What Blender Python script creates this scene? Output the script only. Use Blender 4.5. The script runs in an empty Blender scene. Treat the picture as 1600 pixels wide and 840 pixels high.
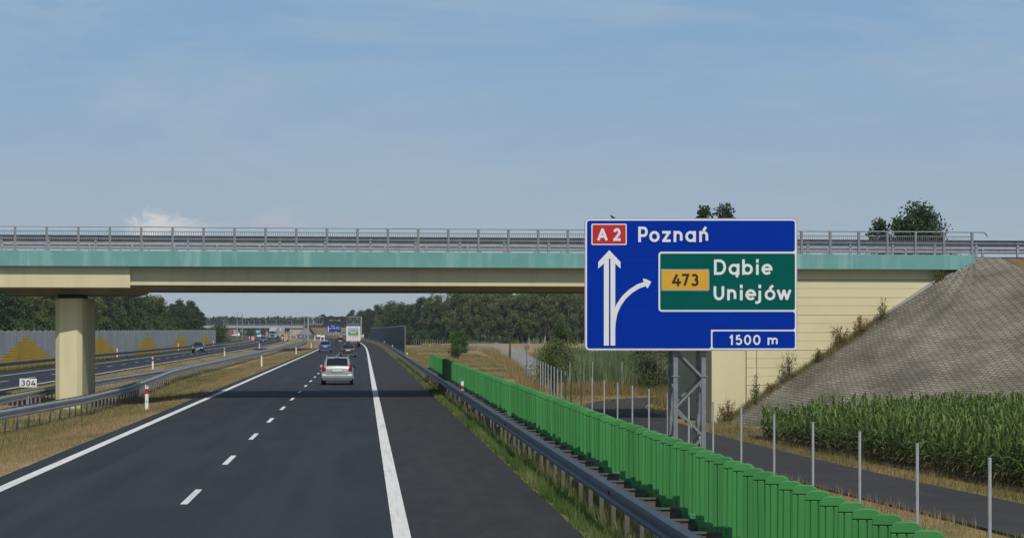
import bpy, math, random
import numpy as np
from mathutils import Vector, Matrix

R = math.radians
PI = math.pi
random.seed(7)
rng = np.random.default_rng(7)
scene = bpy.context.scene
COL = scene.collection

# ------------------------------------------------------------------ camera
F = 3643.0                                   # focal length in photo pixels (1600 wide)
CAMZ = 3.05
cam_d = bpy.data.cameras.new("camera")
cam = bpy.data.objects.new("camera", cam_d)
COL.objects.link(cam)
cam.location = (0, 0, CAMZ)
cam.rotation_euler = (R(90), 0, 0)
cam_d.sensor_width = 36
cam_d.sensor_fit = 'HORIZONTAL'
cam_d.lens = F / 1600 * 36
cam_d.shift_x = (800 - 568) / 1600
cam_d.shift_y = (515 - 420) / 1600
cam_d.clip_start = 0.5
cam_d.clip_end = 12000
scene.camera = cam

# ------------------------------------------------------------------ sky, sun, exposure
SUN_EL, SUN_REL = 50.0, -10.0
world = bpy.data.worlds.new("World")
scene.world = world
world.use_nodes = True
wn = world.node_tree
wn.nodes.clear()
W = wn.nodes.new
wl = wn.links.new
out = W('ShaderNodeOutputWorld')
bg = W('ShaderNodeBackground')
bg.inputs['Strength'].default_value = 0.10
sky = W('ShaderNodeTexSky')
sky.sky_type = 'NISHITA'
sky.sun_disc = False
sky.sun_elevation = R(SUN_EL)
sky.sun_rotation = R(180 + SUN_REL)
sky.air_density = 1.0
sky.dust_density = 0.6
sky.ozone_density = 3.0
tc = W('ShaderNodeTexCoord')
sep = W('ShaderNodeSeparateXYZ')
wl(tc.outputs['Generated'], sep.inputs[0])


def wmath(op, a, b=None, clamp=False):
    n = W('ShaderNodeMath')
    n.operation = op
    n.use_clamp = clamp
    for i, v in enumerate((a, b)):
        if v is None:
            continue
        if isinstance(v, (int, float)):
            n.inputs[i].default_value = v
        else:
            wl(v, n.inputs[i])
    return n.outputs[0]


tx = wmath('DIVIDE', sep.outputs[0], sep.outputs[1])
tz = wmath('DIVIDE', sep.outputs[2], sep.outputs[1])
cmb = W('ShaderNodeCombineXYZ')
wl(tx, cmb.inputs[0])
wl(tz, cmb.inputs[1])


def wnoise(scale, sx, sy, detail=6, rough=0.55, dist=0.0):
    m = W('ShaderNodeMapping')
    m.inputs['Scale'].default_value = (sx, sy, 1)
    wl(cmb.outputs[0], m.inputs[0])
    n = W('ShaderNodeTexNoise')
    n.inputs['Scale'].default_value = scale
    n.inputs['Detail'].default_value = detail
    n.inputs['Roughness'].default_value = rough
    n.inputs['Distortion'].default_value = dist
    wl(m.outputs[0], n.inputs['Vector'])
    return n.outputs['Fac']


def wramp(src, a, b):
    n = W('ShaderNodeMapRange')
    n.interpolation_type = 'SMOOTHSTEP'
    n.inputs['From Min'].default_value = a
    n.inputs['From Max'].default_value = b
    wl(src, n.inputs['Value'])
    return n.outputs[0]


def wmix(fac, c1, c2):
    n = W('ShaderNodeMix')
    n.data_type = 'RGBA'
    for k, v in ((0, fac), (6, c1), (7, c2)):
        if isinstance(v, (int, float)):
            n.inputs[k].default_value = v
        elif isinstance(v, tuple):
            n.inputs[k].default_value = v
        else:
            wl(v, n.inputs[k])
    return n.outputs[2]


cirrus = wmath('MULTIPLY', wramp(wnoise(5.0, 1.0, 4.0, 7, 0.6, 0.6), 0.42, 0.72), 0.55)
cirrus2 = wmath('MULTIPLY', wramp(wnoise(26.0, 0.7, 3.2, 6, 0.6, 0.4), 0.45, 0.8), 0.22)
hzg = wramp(sep.outputs[2], -0.005, 0.15)
grad = wmix(hzg, (5.1, 6.15, 7.05, 1), (3.1, 5.15, 7.9, 1))
low = wmath('MULTIPLY', wmath('SUBTRACT', 1.0, wramp(sep.outputs[2], 0.14, 0.6)), 0.92)
skc = wmix(low, sky.outputs[0], grad)
skc = wmix(cirrus, skc, (5.2, 6.5, 7.6, 1))
skc = wmix(cirrus2, skc, (5.8, 6.8, 7.7, 1))


def cloud(px, py, rx, ry, col, dens, lo=0.15, hi=0.8):
    """a far cumulus in the direction of the place where it stands"""
    cx, cz = (px - 568) / F, (515 - py) / F
    dx = wmath('DIVIDE', wmath('SUBTRACT', tx, cx), rx / F)
    dz = wmath('DIVIDE', wmath('SUBTRACT', tz, cz), ry / F)
    d = wmath('SQRT', wmath('ADD', wmath('MULTIPLY', dx, dx), wmath('MULTIPLY', dz, dz)))
    n = wnoise(110.0, 1.0, 1.3, 6, 0.6, 0.3)
    v = wmath('ADD', wmath('SUBTRACT', 1.0, d), wmath('MULTIPLY', wmath('SUBTRACT', n, 0.5), 2.0))
    f = wmath('MULTIPLY', wramp(v, lo, hi), wmath('GREATER_THAN', sep.outputs[1], 0.0))
    return wmath('MULTIPLY', f, dens)


skc = wmix(cloud(240, 354, 62, 40, None, 0.85), skc, (8.6, 8.6, 8.7, 1))
skc = wmix(cloud(298, 360, 58, 26, None, 0.7), skc, (7.4, 7.6, 8.0, 1))
skc = wmix(cloud(435, 344, 55, 38, None, 0.7), skc, (5.6, 6.2, 7.2, 1))
skc = wmix(cloud(530, 345, 40, 18, None, 0.2), skc, (5.0, 5.6, 6.6, 1))
wl(skc, bg.inputs['Color'])
wl(bg.outputs[0], out.inputs['Surface'])

sun_d = bpy.data.lights.new("sun", 'SUN')
sun_d.energy = 4.0
sun_d.angle = R(0.55)
sun_d.color = (1.0, 0.94, 0.84)
sun = bpy.data.objects.new("sun", sun_d)
COL.objects.link(sun)
ce = math.cos(R(SUN_EL))
sdir = Vector((ce * math.sin(R(SUN_REL)), ce * math.cos(R(SUN_REL)), -math.sin(R(SUN_EL))))
sun.rotation_euler = sdir.to_track_quat('-Z', 'Y').to_euler()

vs = scene.view_settings
vs.view_transform = 'Standard'
vs.look = 'None'
vs.exposure = -0.42
vs.gamma = 1
vs.use_curve_mapping = False
scene.cycles.max_bounces = 5
scene.cycles.diffuse_bounces = 2
scene.cycles.glossy_bounces = 2
scene.cycles.transparent_max_bounces = 8
scene.cycles.volume_bounces = 0

# ------------------------------------------------------------------ helpers
def shift(y):
    """the motorway's slow left bend: sideways offset at distance y"""
    d = max(0.0, y - 250.0)
    if y > 1300:
        d = 1050.0
        return -5.1e-8 * d ** 3 - 3 * 5.1e-8 * d * d * (y - 1300)
    return -5.1e-8 * d ** 3


def at(px, d, py=None, z=None):
    x = (px - 568) * d / F
    if py is not None:
        z = CAMZ + (515 - py) * d / F
    return Vector((x, d, z if z is not None else 0))


def lin(prof, x):
    return float(np.interp(x, [p[0] for p in prof], [p[1] for p in prof]))


GPROF = [(-2000, -0.6), (-40, -0.6), (-30.5, -0.5), (-28.8, -0.38), (-26, -0.29), (-18.0, -0.03), (-17.4, -0.05), (-15.5, -0.33),
         (-12.8, -0.38), (-10.0, -0.33), (-7.9, -0.04), (-7.5, -0.03), (3.3, -0.03), (4.6, -0.1), (9.2, -1.1),
         (18, -1.1), (60, -1.0), (2000, -1.0)]


def gz(x, y):
    return lin(GPROF, x - shift(y))


class MB:
    def __init__(s):
        s.v, s.f, s.m = [], [], []
        s.uv = None

    def add(s, vs_, fs, mi=0):
        b = len(s.v)
        s.v += [tuple(p) for p in vs_]
        for f in fs:
            s.f.append(tuple(i + b for i in f))
            s.m.append(mi)

    def box(s, x0, x1, y0, y1, z0, z1, mi=0, mat=None):
        p = [(x0, y0, z0), (x1, y0, z0), (x1, y1, z0), (x0, y1, z0), (x0, y0, z1), (x1, y0, z1), (x1, y1, z1), (x0, y1, z1)]
        if mat is not None:
            p = [mat @ Vector(q) for q in p]
        s.add(p, [(0, 3, 2, 1), (4, 5, 6, 7), (0, 1, 5, 4), (1, 2, 6, 5), (2, 3, 7, 6), (3, 0, 4, 7)], mi)

    def tube(s, a, b, r, n=8, r2=None, mi=0, cap=True):
        a, b = Vector(a), Vector(b)
        r2 = r if r2 is None else r2
        d = (b - a).normalized()
        u = d.orthogonal().normalized()
        w = d.cross(u)
        ps = []
        for c, rr in ((a, r), (b, r2)):
            for i in range(n):
                t = 2 * PI * i / n
                ps.append(c + (u * math.cos(t) + w * math.sin(t)) * rr)
        fs = [(i, (i + 1) % n, n + (i + 1) % n, n + i) for i in range(n)]
        if cap:
            fs += [tuple(range(n - 1, -1, -1)), tuple(range(n, 2 * n))]
        s.add(ps, fs, mi)

    def bar(s, a, b, w, h, mi=0):
        """rectangular bar from a to b"""
        a, b = Vector(a), Vector(b)
        d = (b - a).normalized()
        up = Vector((0, 0, 1)) if abs(d.z) < 0.9 else Vector((0, 1, 0))
        u = d.cross(up).normalized() * w / 2
        q = u.cross(d).normalized() * h / 2
        ps = [c + k for c in (a, b) for k in (-u - q, u - q, u + q, -u + q)]
        s.add(ps, [(0, 1, 2, 3), (7, 6, 5, 4), (0, 4, 5, 1), (1, 5, 6, 2), (2, 6, 7, 3), (3, 7, 4, 0)], mi)

    def sweep(s, prof, path, mi=0, closed=True, cap=True):
        """profile (side, up) along a path of (x, y, z); side is to the right of travel"""
        n = len(prof)
        ps = []
        for i, p in enumerate(path):
            p = Vector(p)
            a = Vector(path[max(0, i - 1)])
            b = Vector(path[min(len(path) - 1, i + 1)])
            d = b - a
            d.z = 0
            d.normalize()
            r = Vector((d.y, -d.x, 0))
            for (u, w) in prof:
                ps.append(p + r * u + Vector((0, 0, w)))
        fs = []
        for i in range(len(path) - 1):
            for k in range(n if closed else n - 1):
                k2 = (k + 1) % n
                fs.append((i * n + k, i * n + k2, (i + 1) * n + k2, (i + 1) * n + k))
        if closed and cap:
            fs += [tuple(range(n)), tuple((len(path) - 1) * n + k for k in range(n - 1, -1, -1))]
        s.add(ps, fs, mi)

    def poly(s, pts, z0, z1, axis='y', mi=0):
        """outline pts extruded along axis between z0 and z1"""
        n = len(pts)
        def P(p, t):
            return (p[0], t, p[1]) if axis == 'y' else ((t, p[0], p[1]) if axis == 'x' else (p[0], p[1], t))
        ps = [P(p, z0) for p in pts] + [P(p, z1) for p in pts]
        s.add(ps, [tuple(range(n)), tuple(range(2 * n - 1, n - 1, -1))] + [(i, n + i, n + (i + 1) % n, (i + 1) % n) for i in range(n)], mi)

    def mesh(s, name, mats, smooth=False, bevel=0):
        me = bpy.data.meshes.new(name)
        me.from_pydata(s.v, [], s.f)
        for m in (mats if isinstance(mats, (list, tuple)) else [mats]):
            me.materials.append(m)
        me.polygons.foreach_set('material_index', s.m)
        if smooth:
            me.polygons.foreach_set('use_smooth', [True] * len(me.polygons))
        me.validate()
        me.update()
        return me

    def build(s, name, mats, parent=None, smooth=False, bevel=0, fixn=True):
        me = s.mesh(name, mats, smooth)
        if fixn:
            import bmesh
            bm = bmesh.new()
            bm.from_mesh(me)
            bmesh.ops.recalc_face_normals(bm, faces=bm.faces)
            bm.to_mesh(me)
            bm.free()
        o = bpy.data.objects.new(name, me)
        COL.objects.link(o)
        if parent:
            o.parent = parent
        if bevel:
            b = o.modifiers.new('b', 'BEVEL')
            b.width = bevel
            b.segments = 2
            b.limit_method = 'ANGLE'
        return o


def tag(o, label=None, cat=None, group=None, kind=None):
    if label:
        o['label'] = label
    if cat:
        o['category'] = cat
    if group:
        o['group'] = group
    if kind:
        o['kind'] = kind
    return o


def empty(name, loc, label, cat, group=None, rz=0.0):
    o = bpy.data.objects.new(name, None)
    COL.objects.link(o)
    o.location = loc
    o.rotation_euler = (0, 0, rz)
    o.empty_display_size = 0.2
    return tag(o, label, cat, group)


def dup_tree(o, parent=None):
    c = o.copy()
    COL.objects.link(c)
    if parent:
        c.parent = parent
    for ch in [k for k in COL.objects if k.parent == o]:
        dup_tree(ch, c)
    return c


def put(data, name, parent=None, loc=(0, 0, 0), rz=0.0, sc=None):
    o = bpy.data.objects.new(name, data)
    COL.objects.link(o)
    o.parent = parent
    o.location = loc
    o.rotation_euler = (0, 0, rz)
    if sc:
        o.scale = sc
    return o


# ------------------------------------------------------------------ materials
def mat(name, col, rough=0.7, metal=0.0, var=0.12, scale=3.0, bump=0.0, bscale=40.0, col2=None, streak=None, spec=0.5,
        coat=0.0, attr=None, trans=0.0, stretch=(1, 1, 1)):
    m = bpy.data.materials.new(name)
    m.use_nodes = True
    t = m.node_tree
    b = t.nodes['Principled BSDF']
    N, L = t.nodes.new, t.links.new
    b.inputs['Roughness'].default_value = rough
    b.inputs['Metallic'].default_value = metal
    b.inputs['Specular IOR Level'].default_value = spec
    b.inputs['Coat Weight'].default_value = coat
    co = N('ShaderNodeTexCoord')
    mp = N('ShaderNodeMapping')
    mp.inputs['Scale'].default_value = stretch
    L(co.outputs['Object'], mp.inputs[0])
    ns = N('ShaderNodeTexNoise')
    ns.inputs['Scale'].default_value = scale
    ns.inputs['Detail'].default_value = 6
    L(mp.outputs[0], ns.inputs['Vector'])
    mr = N('ShaderNodeMapRange')
    mr.inputs['From Min'].default_value = 0.3
    mr.inputs['From Max'].default_value = 0.7
    L(ns.outputs['Fac'], mr.inputs['Value'])
    mx = N('ShaderNodeMix')
    mx.data_type = 'RGBA'
    c2 = col2 if col2 else tuple(c * (1 - var) for c in col)
    c1 = col if col2 else tuple(min(1, c * (1 + var)) for c in col)
    L(mr.outputs[0], mx.inputs[0])
    mx.inputs[6].default_value = (*c1, 1)
    mx.inputs[7].default_value = (*c2, 1)
    res = mx.outputs[2]
    if attr:
        a = N('ShaderNodeAttribute')
        a.attribute_name = attr
        mu = N('ShaderNodeMix')
        mu.data_type = 'RGBA'
        mu.blend_type = 'MULTIPLY'
        mu.inputs[0].default_value = 1
        L(a.outputs['Color'], mu.inputs[6])
        L(res, mu.inputs[7])
        res = mu.outputs[2]
    if streak:
        mp2 = N('ShaderNodeMapping')
        mp2.inputs['Scale'].default_value = streak[1]
        L(co.outputs['Object'], mp2.inputs[0])
        n2 = N('ShaderNodeTexNoise')
        n2.inputs['Scale'].default_value = 1.0
        n2.inputs['Detail'].default_value = 5
        L(mp2.outputs[0], n2.inputs['Vector'])
        r2 = N('ShaderNodeMapRange')
        r2.inputs['From Min'].default_value = 0.5
        r2.inputs['From Max'].default_value = 0.75
        r2.inputs['To Max'].default_value = streak[2]
        L(n2.outputs['Fac'], r2.inputs['Value'])
        m2 = N('ShaderNodeMix')
        m2.data_type = 'RGBA'
        L(r2.outputs[0], m2.inputs[0])
        L(res, m2.inputs[6])
        m2.inputs[7].default_value = (*streak[0], 1)
        res = m2.outputs[2]
    L(res, b.inputs['Base Color'])
    if bump:
        nb = N('ShaderNodeTexNoise')
        nb.inputs['Scale'].default_value = bscale
        nb.inputs['Detail'].default_value = 4
        L(mp.outputs[0], nb.inputs['Vector'])
        bp = N('ShaderNodeBump')
        bp.inputs['Strength'].default_value = bump
        bp.inputs['Distance'].default_value = 0.02
        L(nb.outputs['Fac'], bp.inputs['Height'])
        L(bp.outputs[0], b.inputs['Normal'])
    if trans:
        tr = N('ShaderNodeBsdfTransparent')
        ms = N('ShaderNodeMixShader')
        ms.inputs[0].default_value = trans
        L(b.outputs[0], ms.inputs[1])
        L(tr.outputs[0], ms.inputs[2])
        L(ms.outputs[0], t.nodes['Material Output'].inputs[0])
    return m


def leafmat(name, rough=0.65, trans=0.25):
    """foliage: own colour per leaf from an attribute, a little light passes through"""
    m = bpy.data.materials.new(name)
    m.use_nodes = True
    t = m.node_tree
    b = t.nodes['Principled BSDF']
    N, L = t.nodes.new, t.links.new
    a = N('ShaderNodeAttribute')
    a.attribute_name = 'col'
    L(a.outputs['Color'], b.inputs['Base Color'])
    b.inputs['Roughness'].default_value = rough
    b.inputs['Specular IOR Level'].default_value = 0.25
    tl = N('ShaderNodeBsdfTranslucent')
    L(a.outputs['Color'], tl.inputs['Color'])
    ms = N('ShaderNodeMixShader')
    ms.inputs[0].default_value = trans
    L(b.outputs[0], ms.inputs[1])
    L(tl.outputs[0], ms.inputs[2])
    L(ms.outputs[0], t.nodes['Material Output'].inputs[0])
    return m


M = {}
M['asphalt'] = mat('asphalt_lanes', (0.027, 0.031, 0.037), 0.88, var=0.20, scale=1.1, bump=0.5, bscale=45, spec=0.3, stretch=(1, 0.12, 1),
                   streak=((0.043, 0.047, 0.052), (1.1, 0.012, 1), 0.75))
M['asphalt2'] = mat('asphalt_shoulder', (0.034, 0.033, 0.034), 0.9, var=0.20, scale=2.5, bump=0.6, bscale=45, spec=0.3, stretch=(1, 0.2, 1),
                    streak=((0.046, 0.044, 0.043), (1.3, 0.03, 1), 0.6))
M['asphalt3'] = mat('asphalt_service', (0.046, 0.044, 0.044), 0.9, var=0.15, scale=0.6, bump=0.4, bscale=30, spec=0.25)
M['paint'] = mat('road_paint', (0.76, 0.76, 0.72), 0.7, var=0.05, scale=4, bump=0.2, bscale=60, stretch=(1, 0.3, 1),
                 streak=((0.40, 0.40, 0.39), (9.0, 0.25, 1), 0.6))
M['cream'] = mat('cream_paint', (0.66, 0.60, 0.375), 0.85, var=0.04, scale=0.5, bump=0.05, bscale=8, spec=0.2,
                 streak=((0.48, 0.43, 0.29), (1.5, 1.5, 0.2), 0.45))
M['cream2'] = mat('cream_panels', (0.68, 0.61, 0.38), 0.85, var=0.03, scale=0.3, spec=0.2,
                  streak=((0.55, 0.49, 0.32), (0.35, 0.35, 0.6), 0.6))
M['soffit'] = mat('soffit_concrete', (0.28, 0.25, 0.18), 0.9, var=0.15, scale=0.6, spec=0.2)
M['teal'] = mat('teal_fascia_paint', (0.145, 0.34, 0.325), 0.75, var=0.07, scale=0.8, spec=0.25,
                streak=((0.30, 0.50, 0.45), (2.2, 2.2, 0.25), 0.75), bump=0.05, bscale=10)
M['zinc'] = mat('galvanised_steel', (0.36, 0.38, 0.40), 0.5, metal=0.35, var=0.12, scale=5)
M['tower'] = mat('tower_steel', (0.22, 0.235, 0.25), 0.55, metal=0.35, var=0.2, scale=5)
M['zinc_dark'] = mat('weathered_steel', (0.17, 0.19, 0.215), 0.55, metal=0.3, var=0.2, scale=4)
M['zinc_light'] = mat('fence_post_zinc', (0.44, 0.46, 0.48), 0.5, metal=0.25, var=0.1, scale=8)
M['rail'] = mat('crash_barrier_steel', (0.065, 0.085, 0.11), 0.5, metal=0.25, var=0.18, scale=2.5, stretch=(1, 0.3, 1),
                streak=((0.13, 0.15, 0.18), (3, 0.4, 3), 0.4))
M['post_steel'] = mat('barrier_post_steel', (0.135, 0.125, 0.105), 0.65, metal=0.2, var=0.2, scale=6)
M['median_post'] = mat('median_post_steel', (0.24, 0.245, 0.25), 0.6, metal=0.25, var=0.15, scale=5)
M['rail_lt'] = mat('median_barrier_steel', (0.34, 0.36, 0.38), 0.5, metal=0.3, var=0.12, scale=2.5, stretch=(1, 0.3, 1))
M['green'] = mat('green_plastic', (0.052, 0.235, 0.062), 0.5, var=0.10, scale=1.5, spec=0.35,
                 streak=((0.075, 0.24, 0.08), (5, 5, 0.6), 0.5))
M['blue'] = mat('sign_blue', (0.0005, 0.030, 0.34), 0.7, var=0.05, scale=1.0, spec=0.05)
M['sgreen'] = mat('sign_green', (0.0005, 0.098, 0.080), 0.7, var=0.05, scale=1.0, spec=0.05)
M['white'] = mat('sign_white', (0.74, 0.76, 0.79), 0.5, var=0.03, scale=2)
M['red'] = mat('sign_red', (0.50, 0.015, 0.02), 0.45, var=0.04)
M['yellow'] = mat('sign_yellow', (0.66, 0.37, 0.02), 0.5, var=0.04)
M['black'] = mat('matt_black', (0.012, 0.012, 0.014), 0.6, var=0.2)
M['bwhite'] = mat('white_plastic', (0.74, 0.74, 0.72), 0.55, var=0.05, scale=6)
M['bred'] = mat('red_reflector', (0.42, 0.02, 0.02), 0.4, var=0.1)
M['orange'] = mat('works_orange', (0.75, 0.20, 0.04), 0.6, var=0.1)
M['nb_grey'] = mat('noise_panel_grey', (0.56, 0.56, 0.53), 0.85, var=0.12, scale=0.25, spec=0.15)
M['nb_yellow'] = mat('noise_panel_yellow', (0.85, 0.50, 0.035), 0.85, var=0.12, scale=0.3, spec=0.15)
M['nb_post'] = mat('noise_post', (0.17, 0.17, 0.165), 0.8, var=0.1)
M['screen'] = mat('tinted_screen', (0.04, 0.045, 0.052), 0.6, var=0.15, scale=0.5, trans=0.30, spec=0.2)
M['concrete'] = mat('concrete_grey', (0.36, 0.36, 0.34), 0.9, var=0.1, scale=0.6)
M['soil'] = mat('bare_soil', (0.13, 0.075, 0.04), 0.95, var=0.3, scale=2, bump=0.6, bscale=8, col2=(0.19, 0.14, 0.07))
M['leaf'] = leafmat('foliage')
M['blade'] = leafmat('grass_blades', 0.7, 0.3)
M['bark'] = mat('bark_brown', (0.11, 0.085, 0.06), 0.9, var=0.3, scale=4)
M['pine_bark'] = mat('bark_pine', (0.20, 0.125, 0.075), 0.9, var=0.3, scale=4)
M['birch_bark'] = mat('bark_birch', (0.40, 0.38, 0.34), 0.8, var=0.1, scale=1.5, streak=((0.05, 0.05, 0.05), (3, 3, 6), 0.8))
M['glass_dark'] = mat('car_glass', (0.012, 0.016, 0.02), 0.08, var=0.1, spec=0.7)
M['tyre'] = mat('tyre_rubber', (0.015, 0.015, 0.016), 0.8, var=0.1)
M['lamp_red'] = mat('tail_lamp_red', (0.24, 0.010, 0.012), 0.2, var=0.1, spec=0.6)
M['lamp_clear'] = mat('lamp_clear', (0.75, 0.77, 0.8), 0.15, var=0.05, spec=0.7)
M['rim'] = mat('alloy_rim', (0.45, 0.46, 0.47), 0.3, metal=0.7)
M['wheat_top'] = mat('ripe_wheat', (0.34, 0.24, 0.115), 0.95, var=0.18, scale=0.25, bump=0.5, bscale=3)


def vary_per_object(m, lo, hi):
    t = m.node_tree
    b = t.nodes['Principled BSDF']
    src = b.inputs['Base Color'].links[0].from_socket
    oi = t.nodes.new('ShaderNodeObjectInfo')
    mr = t.nodes.new('ShaderNodeMapRange')
    mr.inputs['To Min'].default_value = lo
    mr.inputs['To Max'].default_value = hi
    t.links.new(oi.outputs['Random'], mr.inputs['Value'])
    v = t.nodes.new('ShaderNodeVectorMath')
    v.operation = 'SCALE'
    t.links.new(src, v.inputs[0])
    t.links.new(mr.outputs[0], v.inputs['Scale'])
    t.links.new(v.outputs[0], b.inputs['Base Color'])


vary_per_object(M['green'], 0.86, 1.16)


def ground_material():
    m = bpy.data.materials.new('ground_cover')
    m.use_nodes = True
    t = m.node_tree
    b = t.nodes['Principled BSDF']
    N, L = t.nodes.new, t.links.new
    b.inputs['Roughness'].default_value = 0.95
    b.inputs['Specular IOR Level'].default_value = 0.1
    a = N('ShaderNodeAttribute')
    a.attribute_name = 'col'
    co = N('ShaderNodeTexCoord')
    last = a.outputs['Color']
    for sc, lo, hi, st in ((0.35, 0.70, 1.3, (1, 0.6, 1)), (5.0, 0.75, 1.28, (1, 0.8, 1)), (0.08, 0.85, 1.18, (1, 1, 1))):
        mp = N('ShaderNodeMapping')
        mp.inputs['Scale'].default_value = st
        L(co.outputs['Object'], mp.inputs[0])
        n = N('ShaderNodeTexNoise')
        n.inputs['Scale'].default_value = sc
        n.inputs['Detail'].default_value = 7
        n.inputs['Roughness'].default_value = 0.62
        L(mp.outputs[0], n.inputs['Vector'])
        mr = N('ShaderNodeMapRange')
        mr.inputs['From Min'].default_value = 0.3
        mr.inputs['From Max'].default_value = 0.7
        mr.inputs['To Min'].default_value = lo
        mr.inputs['To Max'].default_value = hi
        L(n.outputs['Fac'], mr.inputs['Value'])
        v = N('ShaderNodeVectorMath')
        v.operation = 'SCALE'
        L(last, v.inputs[0])
        L(mr.outputs[0], v.inputs['Scale'])
        last = v.outputs[0]
    L(last, b.inputs['Base Color'])
    nb = N('ShaderNodeTexNoise')
    nb.inputs['Scale'].default_value = 9
    nb.inputs['Detail'].default_value = 5
    L(co.outputs['Object'], nb.inputs['Vector'])
    bp = N('ShaderNodeBump')
    bp.inputs['Strength'].default_value = 0.7
    bp.inputs['Distance'].default_value = 0.08
    L(nb.outputs['Fac'], bp.inputs['Height'])
    L(bp.outputs[0], b.inputs['Normal'])
    return m


def paving_material():
    m = bpy.data.materials.new('slope_paving_blocks')
    m.use_nodes = True
    t = m.node_tree
    b = t.nodes['Principled BSDF']
    N, L = t.nodes.new, t.links.new
    b.inputs['Roughness'].default_value = 0.95
    b.inputs['Specular IOR Level'].default_value = 0.15
    uv = N('ShaderNodeUVMap')
    uv.uv_map = 'uv'
    br = N('ShaderNodeTexBrick')
    br.inputs['Scale'].default_value = 1.0
    br.inputs['Brick Width'].default_value = 0.30
    br.inputs['Row Height'].default_value = 0.17
    br.inputs['Mortar Size'].default_value = 0.022
    br.inputs['Mortar Smooth'].default_value = 0.3
    br.inputs['Bias'].default_value = -0.1
    br.inputs['Color1'].default_value = (0.255, 0.228, 0.185, 1)
    br.inputs['Color2'].default_value = (0.19, 0.17, 0.138, 1)
    br.inputs['Mortar'].default_value = (0.09, 0.085, 0.065, 1)
    L(uv.outputs[0], br.inputs['Vector'])
    n = N('ShaderNodeTexNoise')
    n.inputs['Scale'].default_value = 0.55
    n.inputs['Detail'].default_value = 6
    L(uv.outputs[0], n.inputs['Vector'])
    mr = N('ShaderNodeMapRange')
    mr.inputs['From Min'].default_value = 0.35
    mr.inputs['From Max'].default_value = 0.7
    mr.inputs['To Min'].default_value = 0.70
    mr.inputs['To Max'].default_value = 1.22
    L(n.outputs['Fac'], mr.inputs['Value'])
    v = N('ShaderNodeVectorMath')
    v.operation = 'SCALE'
    L(br.outputs['Color'], v.inputs[0])
    L(mr.outputs[0], v.inputs['Scale'])
    L(v.outputs[0], b.inputs['Base Color'])
    bp = N('ShaderNodeBump')
    bp.invert = True
    bp.inputs['Strength'].default_value = 0.7
    bp.inputs['Distance'].default_value = 0.03
    L(br.outputs['Fac'], bp.inputs['Height'])
    L(bp.outputs[0], b.inputs['Normal'])
    return m


M['ground'] = ground_material()
M['paving'] = paving_material()

# ------------------------------------------------------------------ numpy mesh for blades and leaves
def npmesh(name, verts, faces_n, cols, material, nper):
    """verts (n*nper,3); each face takes nper consecutive vertices; cols per face (n,3)"""
    n = len(verts) // nper
    me = bpy.data.meshes.new(name)
    me.vertices.add(n * nper)
    me.vertices.foreach_set('co', verts.astype(np.float32).ravel())
    me.loops.add(n * nper)
    me.loops.foreach_set('vertex_index', np.arange(n * nper, dtype=np.int32))
    me.polygons.add(n)
    me.polygons.foreach_set('loop_start', np.arange(0, n * nper, nper, dtype=np.int32))
    me.polygons.foreach_set('loop_total', np.full(n, nper, dtype=np.int32))
    a = me.color_attributes.new('col', 'FLOAT_COLOR', 'POINT')
    c = np.ones((n * nper, 4), dtype=np.float32)
    c[:, :3] = np.repeat(cols, nper, axis=0)
    a.data.foreach_set('color', c.ravel())
    me.materials.append(material)
    me.update()
    me.validate()
    return me


def link(me, name, parent=None):
    o = bpy.data.objects.new(name, me)
    COL.objects.link(o)
    o.parent = parent
    return o


def blades(base, h, w, cols, lean=0.35):
    """triangular grass blades: base (n,3), heights, widths, colours -> verts"""
    n = len(base)
    a = rng.uniform(0, 2 * PI, n)
    u = np.stack([np.cos(a), np.sin(a), np.zeros(n)], 1) * (w / 2)[:, None]
    b = rng.uniform(0, 2 * PI, n)
    l = (rng.uniform(0, lean, n) * h)
    tip = base + np.stack([np.cos(b) * l, np.sin(b) * l, h], 1)
    v = np.stack([base - u, base + u, tip], 1).reshape(-1, 3)
    return v


def mixcols(n, palette, weights, jitter=0.2):
    p = np.array(palette)
    k = rng.choice(len(p), n, p=np.array(weights) / sum(weights))
    c = p[k] * rng.uniform(1 - jitter, 1 + jitter, (n, 1))
    return c


def vnoise(x, y, s, seed=0):
    """cheap smooth value noise on arrays"""
    r = np.random.default_rng(seed)
    g = r.uniform(0, 1, (64, 64))
    fx, fy = x / s, y / s
    ix, iy = np.floor(fx).astype(int), np.floor(fy).astype(int)
    tx_, ty_ = fx - ix, fy - iy
    tx_, ty_ = tx_ * tx_ * (3 - 2 * tx_), ty_ * ty_ * (3 - 2 * ty_)
    def G(i, j):
        return g[i % 64, j % 64]
    return (G(ix, iy) * (1 - tx_) * (1 - ty_) + G(ix + 1, iy) * tx_ * (1 - ty_) + G(ix, iy + 1) * (1 - tx_) * ty_ + G(ix + 1, iy + 1) * tx_ * ty_)


# ------------------------------------------------------------------ ground sheet
ST_DRY = (0.32, 0.24, 0.125)
GR_MED = (0.085, 0.115, 0.03)


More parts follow.
